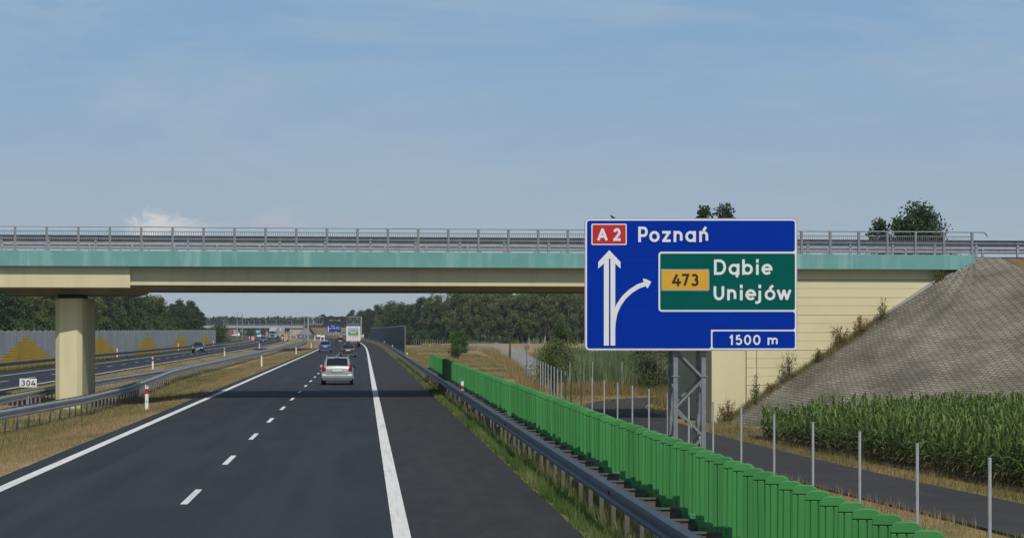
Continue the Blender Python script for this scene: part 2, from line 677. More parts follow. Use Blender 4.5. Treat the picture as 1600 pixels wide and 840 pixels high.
def build_ground():
    xs = sorted(set([-1500, -900, -500, -300, -150, -100, -70, -50, -40, -35, -32, -30.5, -29.6, -28.8, -26, -22, -18.0, -17.7, -17.4] +
                    list(np.arange(-17, -7.4, 0.6)) + [-7.9, -7.5, -4, 0, 3.3, 3.6, 4.0, 4.6] + list(np.arange(5.2, 30, 0.8)) +
                    [32, 35, 40, 50, 60, 80, 110, 160, 240, 400, 700, 1100, 1500]))
    ys = list(np.arange(-40, 320, 3.0)) + list(np.arange(320, 700, 10)) + list(np.arange(700, 1500, 40)) + [1600, 1800, 2000, 2300]
    nx, ny = len(xs), len(ys)
    X = np.array([[x + shift(y) for x in xs] for y in ys])
    Y = np.array([[y] * nx for y in ys], dtype=float)
    Z = np.array([[lin(GPROF, x) for x in xs] for y in ys])
    XR = np.array([xs] * ny)
    off = (XR > 5) | (XR < -30)
    Z = Z + np.where(off, (vnoise(X + 500, Y + 100, 9.0, 3) - 0.5) * 0.22, 0) * (np.abs(XR) < 300)
    sr = (XR > 9) & (XR < 24) & (Y < 160)
    Z = np.where(sr, -1.1 + (Z + 1.1) * 0.15, Z)
    C = np.zeros((ny, nx, 3))
    C[:] = (0.10, 0.12, 0.04)
    med = (XR > -17.7) & (XR < -7.4)
    dry = np.array(ST_DRY)
    grn = np.array((0.125, 0.125, 0.045))
    k = np.clip(vnoise(X + 900, Y, 7.0, 5) * 1.3 - 0.45 + np.exp(-((XR + 10.6) / 1.2) ** 2) * 0.35, 0, 1)[..., None]
    C = np.where(med[..., None], dry * (1 - k) + grn * k, C)
    C = np.where(((XR >= 3.2) & (XR <= 4.8))[..., None], np.array((0.15, 0.155, 0.06)), C)
    right = XR > 4.8
    k = np.clip(vnoise(X + 100, Y * 0.7, 11.0, 8) * 1.4 - 0.3, 0, 1)[..., None]
    mown = np.array((0.30, 0.225, 0.10)) * (1 - k) + np.array((0.19, 0.165, 0.065)) * k
    C = np.where(right[..., None], mown, C)
    far = (Y > 620) & (XR > 4.8)
    C = np.where(far[..., None], np.array((0.07, 0.085, 0.03)), C)
    left = XR < -28.7
    C = np.where(left[..., None], np.array((0.085, 0.095, 0.03)), C)
    verts = np.stack([X, Y, Z], -1).reshape(-1, 3)
    idx = np.arange(nx * ny).reshape(ny, nx)
    q = np.stack([idx[:-1, :-1], idx[:-1, 1:], idx[1:, 1:], idx[1:, :-1]], -1).reshape(-1, 4)
    me = bpy.data.meshes.new('ground')
    me.from_pydata(verts.tolist(), [], q.tolist())
    a = me.color_attributes.new('col', 'FLOAT_COLOR', 'POINT')
    c4 = np.ones((nx * ny, 4), dtype=np.float32)
    c4[:, :3] = C.reshape(-1, 3)
    a.data.foreach_set('color', c4.ravel())
    me.materials.append(M['ground'])
    o = link(me, 'ground')
    tag(o, kind='structure')


build_ground()


def strip(name, x0, x1, zf, y0, y1, m, dz=0.0, step=8.0, kind='structure', ragged=0.0):
    b = MB()
    ys = list(np.arange(y0, y1, step)) + [y1]
    for i, y in enumerate(ys):
        s = shift(y)
        j = ragged * random.uniform(-1, 1)
        b.v += [(x0 + s, y, zf(x0) + dz), (x1 + s + j, y, zf(x1) + dz)]
    for i in range(len(ys) - 1):
        b.f.append((2 * i, 2 * i + 1, 2 * i + 3, 2 * i + 2))
        b.m.append(0)
    return b


flat = lambda x: 0.0
oz = lambda x: float(np.interp(x, [-28.7, -26.0, -18.0], [-0.335, -0.25, 0.0]))


def structure(b, name, m):
    o = b.build(name, m)
    return tag(o, kind='structure')


structure(strip('', -7.55, 0.62, flat, -40, 1290, M['asphalt']), 'road', M['asphalt'])
structure(strip('', 0.62, 3.25, flat, -40, 1290, M['asphalt2'], 0.0, 1.0, ragged=0.03), 'road_shoulder', M['asphalt2'])
structure(strip('', -28.7, -17.95, oz, -40, 1290, M['asphalt'], 0.0), 'opposite_road', M['asphalt'])
lines = MB()
for (x0, x1, zf) in ((-7.09, -6.84, flat), (0.44, 0.70, flat), (-18.62, -18.38, oz), (-26.14, -25.9, oz)):
    s_ = strip('', x0, x1, zf, -40, 1280, None, 0.006)
    lines.add(s_.v, s_.f)
k = 0
y = 54.7 - 3 * 12.03
while y < 1200:
    lines.add(*[(lambda s_: (s_.v, s_.f))(strip('', -3.21, -3.08, flat, y - 1.9, y + 1.9, None, 0.006))][0])
    lines.add(*[(lambda s_: (s_.v, s_.f))(strip('', -22.28, -22.13, oz, y + 3, y + 6.8, None, 0.006))][0])
    y += 12.03
structure(lines, 'road_markings', M['paint'])
# paved crossing in the median
cr = MB()
cr.box(-17.8, -7.6, 372, 388, -0.45, 0.0)
structure(cr, 'median_crossing', M['asphalt2'])

# service road
SP = [(18.5, 8), (16.6, 25), (15.1, 40), (14.05, 53), (13.3, 63), (12.75, 73), (12.35, 84), (12.15, 95), (12.4, 108), (13.0, 120), (14.4, 131), (17.5, 139),
      (23, 143), (34, 145), (60, 148)]


def smooth_path(pts, n=6):
    res = []
    P = [np.array(p, float) for p in pts]
    P = [2 * P[0] - P[1]] + P + [2 * P[-1] - P[-2]]
    for i in range(1, len(P) - 2):
        for k in range(n):
            t = k / n
            a, b_, c, d = P[i - 1], P[i], P[i + 1], P[i + 2]
            res.append(0.5 * ((2 * b_) + (-a + c) * t + (2 * a - 5 * b_ + 4 * c - d) * t * t + (-a + 3 * b_ - 3 * c + d) * t ** 3))
    res.append(P[-2])
    return [tuple(p) for p in res]


sp = smooth_path(SP, 8)
b = MB()
b.sweep([(-1.6, 0), (1.6, 0), (1.6, -0.3), (-1.6, -0.3)], [(x, y, -1.03) for x, y in sp])
structure(b, 'service_road', M['asphalt3'])


def road_x(y):
    return float(np.interp(y, [p[1] for p in sp], [p[0] for p in sp]))


# ------------------------------------------------------------------ the overpass
BR = empty('overpass', (0, 101, 0), 'cream concrete road overpass with teal edge crossing above the motorway', 'bridge', rz=R(8.53))
b = MB()
b.box(-70, 27.9, 0.0, 0.24, 5.75, 6.42)
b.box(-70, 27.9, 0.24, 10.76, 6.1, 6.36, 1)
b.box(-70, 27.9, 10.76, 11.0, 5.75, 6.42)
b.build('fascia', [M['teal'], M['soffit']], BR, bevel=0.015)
b = MB()
b.box(-70, -10.05, 0.30, 1.6, 4.85, 6.10)
b.box(-70, -10.05, 9.4, 10.5, 4.85, 6.10)
b.build('edge_beam', M['cream'], BR, bevel=0.02)
b = MB()
b.box(-10.05, 15.74, 0.54, 1.7, 4.96, 6.10)
b.box(-10.05, 16.4, 9.4, 10.3, 4.96, 6.10)
b.build('edge_beam', M['cream'], BR, bevel=0.02)
b = MB()
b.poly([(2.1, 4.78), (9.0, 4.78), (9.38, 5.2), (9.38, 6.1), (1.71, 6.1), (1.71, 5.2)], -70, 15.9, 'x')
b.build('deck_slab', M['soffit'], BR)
b = MB()
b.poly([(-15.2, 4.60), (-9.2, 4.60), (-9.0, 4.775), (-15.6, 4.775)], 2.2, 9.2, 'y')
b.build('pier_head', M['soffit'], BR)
b = MB()
c = 0.22
_inv = Matrix.Rotation(R(-8.53), 4, 'Z')
b.poly([(-13.24, 1.9 + c), (-13.24 + c, 1.9), (-12.06 - c, 1.9), (-12.06, 1.9 + c), (-12.06, 7.2 - c), (-12.06 - c, 7.2), (-13.24 + c, 7.2), (-13.24, 7.2 - c)], -0.8, 4.42, 'z')
b.box(-13.15, -12.4, 2.3, 7.0, 4.42, 4.598, 1)
_pc = Vector((-12.8, 1.9, 0))
b.v = [tuple(_pc + _inv @ (Vector(p) - _pc)) for p in b.v]
b.build('pier', [M['cream'], M['black']], BR, bevel=0.04)
# second pier in the verge beyond the opposite carriageway lies outside the picture; abutment
b = MB()
_t = math.tan(R(8.53))
b.poly([(15.75, 0.50), (17.33, 0.50), (17.33 + 10.9 * _t, 11.6), (15.75 + 10.9 * _t, 11.6)], -1.6, 6.09, 'z')
b.build('abutment', M['cream'], BR, bevel=0.03)
b = MB()
zj = 5.29 + 0.784
x1 = 27.75
b.box(17.34, x1, 0.555, 1.2, -1.6, 6.05, 1)
while zj > -1.5:
    z1 = min(zj - 0.012, 6.04)
    z0 = zj - 0.784 + 0.012
    zm = z0 + 0.36
    prof = [(0.48, z1), (0.48, z0 + 0.42), (0.491, z0 + 0.36), (0.491, z0 + 0.03), (0.48, z0), (0.56, z0), (0.56, z1)]
    b.poly(prof, 17.36, x1, 'x')
    zj -= 0.784
b.build('wing_wall', [M['cream2'], M['soil']], BR)
b = MB()
b.box(17.8, 17.84, 0.47, 0.48, -1.3, 4.4)
b.build('expansion_joint', M['soffit'], BR)

# railing on the overpass edge
M['railing'] = mat('railing_steel', (0.25, 0.265, 0.28), 0.5, metal=0.3, var=0.12, scale=5)
RL = empty('bridge_railing', (0, 101, 0), 'grey steel railing with thin bars along the near edge of the overpass', 'railing', rz=R(8.53))
pm = MB()
pm.box(-0.05, 0.05, -0.055, 0.055, 0, 1.03)
pm.box(-0.14, 0.14, -0.09, 0.09, 0, 0.02)
pmesh = pm.mesh('post', M['railing'])
bm_ = MB()
for k in range(14):
    x = 0.095 * (k + 0.5)
    bm_.tube((x, 0, 0.10), (x, 0, 0.82), 0.009, 5)
bm_.bar((0, 0, 0.09), (1.335, 0, 0.09), 0.04, 0.05)
bm_.bar((0, 0, 0.83), (1.335, 0, 0.83), 0.035, 0.035)
imesh = bm_.mesh('bar_infill', M['railing'])
u0 = (23.5 - 568) * 98.8 / F / math.cos(R(8.53))
# railing post positions solved on the bridge's own axis
uu = -14.93 - 1.335 * 4
posts_u = []
while uu < 27.8:
    posts_u.append(uu)
    uu += 1.335
for i, u in enumerate(posts_u):
    put(pmesh, 'post', RL, (u, 0.12, 6.42))
    if i < len(posts_u) - 1:
        put(imesh, 'bar_infill', RL, (u, 0.12, 6.42))
uE = posts_u[-1]
b = MB()
b.tube((posts_u[0] - 3, 0.12, 7.45), (uE + 0.5, 0.12, 7.45), 0.028, 8)
pts = [(uE + 0.5 + 0.22 * math.sin(t), 0.12, 7.45 - 0.22 * (1 - math.cos(t))) for t in np.linspace(0, PI / 2, 6)]
for p, q in zip(pts, pts[1:]):
    b.tube(p, q, 0.028, 8)
b.build('handrail', M['railing'], RL)

# W-beam profile (side, up): front towards -side
def wprof(t=0.012):
    f = [(0.0, 0.155), (-0.075, 0.12), (-0.08, 0.07), (-0.012, 0.03), (-0.012, -0.03), (-0.08, -0.07), (-0.075, -0.12), (0.0, -0.155)]
    return f + [(p[0] + t, p[1]) for p in reversed(f)]


for v0, nm, sgn in ((1.25, 'steel crash barrier on the overpass behind the near railing', 1), (9.9, 'steel crash barrier along the far edge of the overpass deck', -1)):
    g = empty('crash_barrier', (0, 101, 0), nm, 'crash barrier', rz=R(8.53))
    b = MB()
    pr = [(p[0] * sgn, p[1]) for p in wprof()]
    b.sweep(pr, [(-60, v0, 6.97), (37, v0, 6.97), (70, v0, 6.9)])
    b.build('beam', M['zinc_dark'] if v0 < 5 else M['zinc'], g)
    pb = MB()
    pb.box(-0.05, 0.05, 0.0, 0.1, 0, 0.68)
    pmx = pb.mesh('post', M['zinc'])
    u = -17.5
    while u < 34:
        put(pmx, 'post', g, (u, v0 + (0.02 if sgn > 0 else -0.12), 6.36))
        u += 2.0
b = MB()
b.tube((-60, 10.9, 7.45), (27.5, 10.9, 7.45), 0.025, 6)
for u in np.arange(-18, 28, 1.335):
    b.box(u - 0.04, u + 0.04, 10.86, 10.94, 6.42, 7.42)
b.build('bridge_railing', M['zinc'])
o = COL.objects['bridge_railing.001'] if 'bridge_railing.001' in COL.objects else COL.objects[-1]
o.location = (0, 101, 0)
o.rotation_euler = (0, 0, R(8.53))
tag(o, 'grey steel railing on the far edge of the overpass behind the crash barriers', 'railing')

# ------------------------------------------------------------------ paved slope cone and embankment
BRM = Matrix.Translation((0, 101, 0)) @ Matrix.Rotation(R(8.53), 4, 'Z')
ZT, ZB, RR = 6.32, -1.2, 11.9
AX = Vector((27.9, 0.48))


def slope_mesh(name, material, cols, uvw):
    me = bpy.data.meshes.new(name)
    nv = len(cols[0])
    vs_ = [p for c_ in cols for p in c_]
    fs = []
    for i in range(len(cols) - 1):
        for k in range(nv - 1):
            fs.append((i * nv + k, (i + 1) * nv + k, (i + 1) * nv + k + 1, i * nv + k + 1))
    me.from_pydata(vs_, [], fs)
    uvl = me.uv_layers.new(name='uv')
    fl = [p for c_ in uvw for p in c_]
    for li, lp in enumerate(me.loops):
        uvl.data[li].uv = fl[lp.vertex_index]
    me.materials.append(material)
    me.update()
    return me


cols, uvw = [], []
NS = 24
for i in range(41):
    th = PI + (PI / 2) * i / 40
    c_, u_ = [], []
    for k in range(NS + 1):
        s_ = k / NS
        r = RR * s_
        z = ZT + (ZB - ZT) * s_ - 0.12 * math.sin(PI * s_) * 0
        wob = 0.05 * math.sin(i * 0.9 + k * 0.7)
        p = BRM @ Vector((AX.x + math.cos(th) * r, AX.y + math.sin(th) * r, z + wob * (0 < k < NS)))
        c_.append(tuple(p))
        u_.append(((p.x - p.y) * 0.78, s_ * 14.0))
    cols.append(c_)
    uvw.append(u_)
# straight paved piece beyond the cone, its edge running out diagonally
for i in range(1, 9):
    c_, u_ = [], []
    for k in range(NS + 1):
        s_ = k / NS
        ex = (1.4 + 9.0 * s_) * i / 8
        p = BRM @ Vector((AX.x + ex, AX.y - RR * s_, ZT + (ZB - ZT) * s_))
        c_.append(tuple(p))
        u_.append(((p.x - p.y) * 0.78, s_ * 14.0))
    cols.append(c_)
    uvw.append(u_)
o = link(slope_mesh('paved_slope', M['paving'], cols, uvw), 'paved_slope')
tag(o, 'grey block paved embankment cone beside the cream wing wall', 'paved slope')
# kerb along the wing wall and rounded top of the cone
b = MB()
p0, p1 = BRM @ Vector((AX.x, AX.y - 0.08, ZT + 0.02)), BRM @ Vector((AX.x - RR, AX.y - 0.08, ZB + 0.02))
b.bar(p0, p1, 0.14, 0.12)
o = b.build('edge_kerb', M['concrete'])
tag(o, 'thin grey concrete kerb running down between wing wall and paved slope', 'kerb')
# embankment body behind, with earth slope to the right
b = MB()
def Q(u, v, z):
    return tuple(BRM @ Vector((u, v, z)))
b.add([Q(AX.x - 0.3, 0.72, ZT - 0.02), Q(90, 0.72, ZT - 0.02), Q(90, 10.7, ZT - 0.02), Q(AX.x - 0.3, 10.7, ZT - 0.02),
       Q(AX.x + 0.5, 0.72 - RR, ZB - 0.05), Q(90, 0.72 - RR, ZB - 0.05), Q(AX.x, 10.7 + RR, ZB), Q(90, 10.7 + RR, ZB)],
      [(0, 1, 2, 3), (4, 5, 1, 0), (3, 2, 7, 6), (1, 5, 7, 2)])
tag(b.build('embankment', M['soil']), kind='structure')
b = MB()
b.box(AX.x, 70, 0.9, 10.5, ZT - 0.01, ZT + 0.035, mat=BRM)
tag(b.build('overpass_road', M['asphalt3']), kind='structure')

# ------------------------------------------------------------------ crash barriers along the motorway
def barrier(label, xf, y0, y1, ztop, side, matb, step_fn, maxpost=100, pmat=None, ph=0.75, pw=1.0):
    """steel beam on posts; side=+1: posts to the right of the beam"""
    g = empty('crash_barrier', (xf(y0) + shift(y0), y0, 0), label, 'crash barrier')
    ox, oy = g.location.x, g.location.y
    b = MB()
    path = []
    y = y0
    while y <= y1:
        path.append((xf(y) + shift(y) - ox, y - oy, ztop(y) - 0.155))
        y += 3.0
    b.sweep([(p[0] * side, p[1]) for p in wprof()], path)
    b.build('beam', matb, g)
    pb = MB()
    pb.box(-0.035 * pw, 0.035 * pw, -0.012, 0.012, -ph, -0.03)
    pb.box(-0.035, -0.027, -0.012, 0.05, -ph, -0.03)
    pb.box(0.027, 0.035, -0.012, 0.05, -ph, -0.03)
    pmesh_ = pb.mesh('post', pmat or M['zinc'])
    y, n = y0 + 0.5, 0
    rest = MB()
    while y < y1:
        x = xf(y) + shift(y) - ox + 0.09 * side
        if n < maxpost:
            put(pmesh_, 'post', g, (x, y - oy, ztop(y)))
        else:
            z = ztop(y)
            rest.box(x - 0.03 * pw, x + 0.03 * pw, y - oy - 0.035, y - oy + 0.035, z - ph, z - 0.03)
        n += 1
        y += step_fn(y)
    if rest.v:
        r = rest.build('post', pmat or M['zinc'], g)
        r['kind'] = 'stuff'
    return g


# right hand side
RB = barrier('dark grey steel crash barrier in front of the green anti glare screen', lambda y: 3.72, 17, 1150, lambda y: 0.76, 1, M['rail'],
             lambda y: 1.8, pmat=M['post_steel'], ph=0.95)
# second beam under the green blades with cross ties
b = MB()
path = [(4.16 - RB.location.x, y - RB.location.y, 0.54) for y in np.arange(17, 146, 3)]
b.sweep([(p[0] * -1, p[1]) for p in wprof()], path)
b.build('beam', M['rail'], RB)
tie = MB()
tie.box(0.0, 0.40, -0.022, 0.022, -0.025, 0.0)
tie.box(0.0, 0.38, 0.0, 0.008, -0.20, -0.025)
tmesh = tie.mesh('cross_tie', M['post_steel'])
blk = MB()
blk.box(-0.06, 0.06, -0.05, 0.05, -0.11, 0.11)
blk.box(-0.09, 0.09, -0.02, 0.02, -0.16, -0.11)
bmesh_ = blk.mesh('bracket', mat('bracket_rust', (0.22, 0.17, 0.12), 0.8, var=0.3, scale=12))
for i in range(100):
    y = 17.5 + i * 1.8
    if y > 143:
        break
    put(tmesh, 'cross_tie', RB, (3.72 - RB.location.x, y - RB.location.y, 0.76))
    if i < 60:
        put(bmesh_, 'bracket', RB, (3.98 - RB.location.x, y + 0.12 - RB.location.y, 0.60))
# small red reflector set in the barrier groove
b = MB()
b.box(-0.02, 0.0, -0.05, 0.05, -0.04, 0.04)
mref = b.mesh('reflector', M['bred'])
for y in (35.2, 61, 88, 114, 140):
    put(mref, 'reflector', RB, (3.705 - RB.location.x, y - RB.location.y, 0.60))


def med_r(y):
    return float(np.interp(y, [40, 62, 75, 92, 108, 128, 150, 165, 240, 400, 1200], [-12.2, -12.1, -11.75, -10.9, -10.85, -11.5, -12.3, -12.42, -12.42, -12.42, -12.42]))


def med_l(y):
    return float(np.interp(y, [40, 75, 92, 110, 130, 150, 165, 400, 1200], [-13.9, -14.1, -14.4, -14.4, -13.9, -13.3, -13.15, -13.15, -13.15]))


MR = barrier('light grey steel barrier bulging around the bridge pier on the near side of the median', med_r, 48, 1000, lambda y: 0.45 + 0.0 * y, -1, M['rail_lt'],
        lambda y: 2.0 if y < 88 else (1.33 if y < 126 else 2.67), pmat=M['median_post'], ph=0.85, pw=0.6)
ML = barrier('grey steel crash barrier passing behind the bridge pier on the far side of the median', med_l, 60, 1000, lambda y: 0.45, 1, M['rail_lt'],
        lambda y: 1.33 if y < 126 else 2.67, pmat=M['median_post'], ph=0.85, pw=0.6)
# each median barrier carries a second rail with cross ties, so it reads as a flat double band
for g, fx, sd, y0 in ((MR, med_r, -1, 50), (ML, med_l, 1, 62)):
    b = MB()
    path = [(fx(y) + shift(y) + 0.27 * sd * (1) - g.location.x, y - g.location.y, 0.45 - 0.155) for y in np.arange(y0, 990, 3)]
    b.sweep([(p[0] * -sd, p[1]) for p in wprof()], path)
    b.build('beam', M['rail_lt'], g)
    b = MB()
    for y in np.arange(y0, 330, 1.33):
        xx = fx(y) + shift(y) - g.location.x
        b.box(min(xx, xx + 0.27 * sd), max(xx, xx + 0.27 * sd), y - g.location.y - 0.04, y - g.location.y + 0.04, 0.40, 0.43)
    o = b.build('cross_tie', M['median_post'], g)
    o['kind'] = 'stuff'
barrier('thin dark crash barrier in front of the grey and yellow noise barrier', lambda y: -29.0, 150, 800, lambda y: 0.42, -1, M['rail'],
        lambda y: 4.0, pmat=M['zinc'])

# ------------------------------------------------------------------ green anti-glare screen
def blade_mesh():
    b = MB()
    w, t, h = 0.235, 0.07, 0.93
    n = 8
    # outline with rounded top corners, extruded; two raised ribs leave vertical grooves
    def outline(x0, x1, z0, z1, r):
        pts = [(x0, z0), (x1, z0)]
        for i in range(n // 2 + 1):
            a = PI / 2 * i / (n // 2)
            pts.append((x1 - r + r * math.cos(a), z1 - r + r * math.sin(a)))
        for i in range(n // 2 + 1):
            a = PI / 2 + PI / 2 * i / (n // 2)
            pts.append((x0 + r + r * math.cos(a), z1 - r + r * math.sin(a)))
        return pts
    b.poly(outline(0, w, 0.05, h - 0.03, 0.05), -0.018, 0.034)
    for (x0, x1) in ((0.0, 0.044), (0.052, 0.115), (0.123, 0.184), (0.192, 0.235)):
        b.box(x0, x1, -0.032, -0.019, 0.06, h - 0.09)
    # cap lip running round the top
    b.poly(outline(-0.001, w + 0.001, h - 0.085, h, 0.075), -0.040, 0.045)
    # foot
    b.poly([(0.05, -0.08), (0.19, -0.08), (0.225, 0.10), (0.01, 0.10)], -0.05, 0.035)
    o = b.build('blade', M['green'], bevel=0.008)
    dg = bpy.context.evaluated_depsgraph_get()
    me = bpy.data.meshes.new_from_object(o.evaluated_get(dg))
    me.name = 'blade'
    bpy.data.objects.remove(o)
    me.materials.clear()
    me.materials.append(M['green'])
    return me


bl = blade_mesh()
SEC = [(16.2, 28.6, 0.00, 'nearest stretch of green anti glare blades, passing in front of the blue sign tower'),
       (28.9, 37.0, 0.03, 'short stretch of green anti glare blades just left of the sign tower'),
       (37.4, 63.2, 0.0, 'middle stretch of green anti glare blades in front of the fence posts'),
       (64.2, 140.5, -0.05, 'far stretch of green anti glare blades crossed by the bridge shadow')]
for (y0, y1, dx, lab) in SEC:
    g = empty('green_screen', (4.0 + dx, y0, 0.67), lab, 'anti glare screen', 'green anti glare screens on the crash barrier')
    b = MB()
    b.box(0.03, 0.2, 0, y1 - y0, -0.10, -0.055)
    b.build('base_rail', M['zinc_dark'], g)
    n = int((y1 - y0) / 0.69) + 1
    y = 0.1
    rest = MB()
    for i in range(n):
        a = R(-10 + random.uniform(-3, 3) - (6 if (i // 9) % 2 else 0))
        h = 1 + random.uniform(-0.008, 0.008)
        if i < 100:
            q = put(bl, 'blade', g, (random.uniform(-0.008, 0.008), y + random.uniform(-0.02, 0.02), 0), a, (1, 1, h))
            q.rotation_euler = (random.uniform(-0.012, 0.012), random.uniform(-0.014, 0.014), a)
        else:
            mt = Matrix.Translation((0, y, 0)) @ Matrix.Rotation(a, 4, 'Z')
            rest.box(0, 0.235, -0.04, 0.04, -0.05, 0.93, mat=mt)
        y += 0.69
    if rest.v:
        o = rest.build('blade', M['green'], g)
        o['kind'] = 'stuff'

# ------------------------------------------------------------------ the big direction sign
S_D = 53.0
SC = S_D / F / 3.5
SX0 = (900 - 568) * S_D / F           # crop origin in metres
SZ0 = CAMZ + (515 - 320) * S_D / F


def SXY(cx, cy):
    return (SX0 + cx * SC, SZ0 - cy * SC)


class Face:
    """lettering and shapes laid on a flat sign plate facing -y"""
    def __init__(s, tf, y):
        s.tf, s.y = tf, y
        s.k = 0
        s.b = MB()

    def poly(s, pts, lift=None):
        y = s.y - (lift if lift is not None else 0.0006 * s.k)
        s.k += 1
        p = [s.tf(*q) for q in pts]
        s.b.add([(a, y, c_) for a, c_ in p], [tuple(range(len(p)))])

    def ribbon(s, pts, w):
        y = s.y - 0.0006 * s.k
        s.k += 1
        P = [Vector(p) for p in pts]
        P = [p for i, p in enumerate(P) if i == 0 or (p - P[i - 1]).length > 1e-4]
        L_, R_ = [], []
        for i, p in enumerate(P):
            d1 = (p - P[i - 1]).normalized() if i > 0 else (P[1] - p).normalized()
            d2 = (P[i + 1] - p).normalized() if i < len(P) - 1 else d1
            n1, n2 = Vector((-d1.y, d1.x)), Vector((-d2.y, d2.x))
            n = (n1 + n2)
            if n.length < 1e-4:
                n = n1
            n.normalize()
            m_ = min(1 / max(0.35, n.dot(n1)), 2.3)
            L_.append(p + n * w / 2 * m_)
            R_.append(p - n * w / 2 * m_)
        v = []
        for a, c_ in zip(L_, R_):
            q = s.tf(a.x, a.y)
            v.append((q[0], y, q[1]))
            q = s.tf(c_.x, c_.y)
            v.append((q[0], y, q[1]))
        s.b.add(v, [(2 * i, 2 * i + 1, 2 * i + 3, 2 * i + 2) for i in range(len(P) - 1)])


def arc(cx, cy, rx, ry, a0, a1, n=16):
    return [(cx + rx * math.cos(R(a0 + (a1 - a0) * i / n)), cy + ry * math.sin(R(a0 + (a1 - a0) * i / n))) for i in range(n + 1)]


XH = 0.66


def glyph(ch):
    """strokes in a unit box: x 0..1, y 0 (baseline)..1 (cap height)"""
    o = [arc(0.5, XH / 2, 0.5, XH / 2, 0, 360, 28)]
    n = [[(0, 0), (0, XH)], [(0, XH - 0.27)] + arc(0.5, XH - 0.27, 0.5, 0.27, 180, 0, 14) + [(1, 0)]]
    a = [arc(0.5, XH / 2, 0.5, XH / 2, 0, 360, 28), [(1, 0), (1, XH)]]
    ac = [[(0.5, 0.82), (0.78, 1.02)]]
    G = {
        'P': [[(0, 0), (0, 1)], [(0, 1), (0.62, 1)] + arc(0.62, 0.70, 0.38, 0.30, 90, -90, 12) + [(0, 0.40)]],
        'o': o, 'n': n, 'a': a,
        'z': [[(0, XH), (1, XH)], [(0.97, XH), (0.03, 0)], [(0, 0), (1, 0)]],
        'ń': n + ac, 'ó': o + ac,
        'D': [[(0, 0), (0, 1)], [(0, 1), (0.45, 1)] + arc(0.45, 0.5, 0.55, 0.5, 90, -90, 16) + [(0, 0)]],
        'ą': a + [[(1.0, 0.03), (0.84, -0.10), (0.86, -0.20), (1.02, -0.24)]],
        'b': [[(0, 0), (0, 1)], arc(0.5, XH / 2, 0.5, XH / 2, 0, 360, 28)],
        'i': [[(0.5, 0), (0.5, XH - 0.04)], [(0.5, 0.945), (0.5, 1.02)]],
        'j': [[(0.5, XH), (0.5, -0.12)] + arc(-0.1, -0.12, 0.6, 0.17, 0, -90, 6), [(0.5, 0.945), (0.5, 1.02)]],
        'e': [[(0.0, XH / 2), (1, XH / 2)], arc(0.5, XH / 2, 0.5, XH / 2, 0, 318, 24)],
        'U': [[(0, 1), (0, 0.36)] + arc(0.5, 0.36, 0.5, 0.36, 180, 360, 14) + [(1, 1)]],
        'w': [[(0, XH), (0.26, 0)], [(0.26, 0), (0.5, XH)], [(0.5, XH), (0.74, 0)], [(0.74, 0), (1, XH)]],
        'A': [[(0, 0), (0.5, 1)], [(0.5, 1), (1, 0)], [(0.17, 0.30), (0.83, 0.30)]],
        '2': [arc(0.5, 0.70, 0.48, 0.30, 170, -35, 14) + [(0.02, 0.0)], [(0, 0), (1, 0)]],
        '4': [[(0.74, 0), (0.74, 0.55)], [(0.55, 1), (0.0, 0.25)], [(0, 0.25), (1, 0.25)]],
        '7': [[(0, 1), (1, 1)], [(0.97, 1), (0.32, 0)]],
        '3': [arc(0.45, 0.75, 0.45, 0.25, 150, -90, 12), arc(0.45, 0.27, 0.53, 0.27, 90, -155, 14)],
        '1': [[(0.75, 0), (0.75, 1)], [(0.8, 0.98), (0.0, 0.78)]],
        '5': [[(0.92, 1), (0.14, 1)], [(0.14, 1), (0.06, 0.53)], [(0.06, 0.55)] + arc(0.45, 0.32, 0.53, 0.32, 130, -150, 14)],
        '0': [arc(0.5, 0.5, 0.5, 0.5, 0, 360, 28)],
        'm': [[(0, 0), (0, XH)], [(0, XH - 0.2)] + arc(0.25, XH - 0.2, 0.25, 0.2, 180, 0, 10) + [(0.5, 0)],
              [(0.5, XH - 0.2)] + arc(0.75, XH - 0.2, 0.25, 0.2, 180, 0, 10) + [(1, 0)]],
    }
    return G[ch]


def write(face, items, ytop, ybase, t):
    H = (ybase - ytop) - t
    for ch, xa, xb in items:
        if xb - xa < 2 * t:
            cx = (xa + xb) / 2
            xa, xb = cx - 20 - t / 2, cx + 20 + t / 2
        for st in glyph(ch):
            pts = [(xa + t / 2 + p[0] * (xb - xa - t), ybase - t / 2 - p[1] * H) for p in st]
            # straight verticals reach the full height
            if len(pts) == 2 and abs(pts[0][0] - pts[1][0]) < 1e-6:
                lo, hi = (0, 1) if pts[0][1] > pts[1][1] else (1, 0)
                pts[lo] = (pts[lo][0], pts[lo][1] + t / 2)
                pts[hi] = (pts[hi][0], pts[hi][1] - t / 2)
            elif len(pts) == 2 and abs(pts[0][1] - pts[1][1]) < 1e-6:
                pts = [(pts[0][0] - t / 2, pts[0][1]), (pts[1][0] + t / 2, pts[1][1])]
            elif len(pts) == 2:
                d = (Vector(pts[1]) - Vector(pts[0])).normalized() * t * 0.3
                pts = [(pts[0][0] - d.x, pts[0][1] - d.y), (pts[1][0] + d.x, pts[1][1] + d.y)]
            face.ribbon(pts, t)


def rrect(x0, y0, x1, y1, r, n=6):
    p = []
    for (cx, cy, a) in ((x1 - r, y0 + r, -90), (x1 - r, y1 - r, 0), (x0 + r, y1 - r, 90), (x0 + r, y0 + r, 180)):
        for i in range(n + 1):
            t = R(a + 90 * i / n)
            p.append((cx + r * math.cos(t), cy + r * math.sin(t)))
    return p


SG = empty('direction_sign', (SX0 + 620 * SC, S_D, -0.6), 'large blue motorway direction sign reading Poznań with green inset, on a lattice tower', 'road sign')


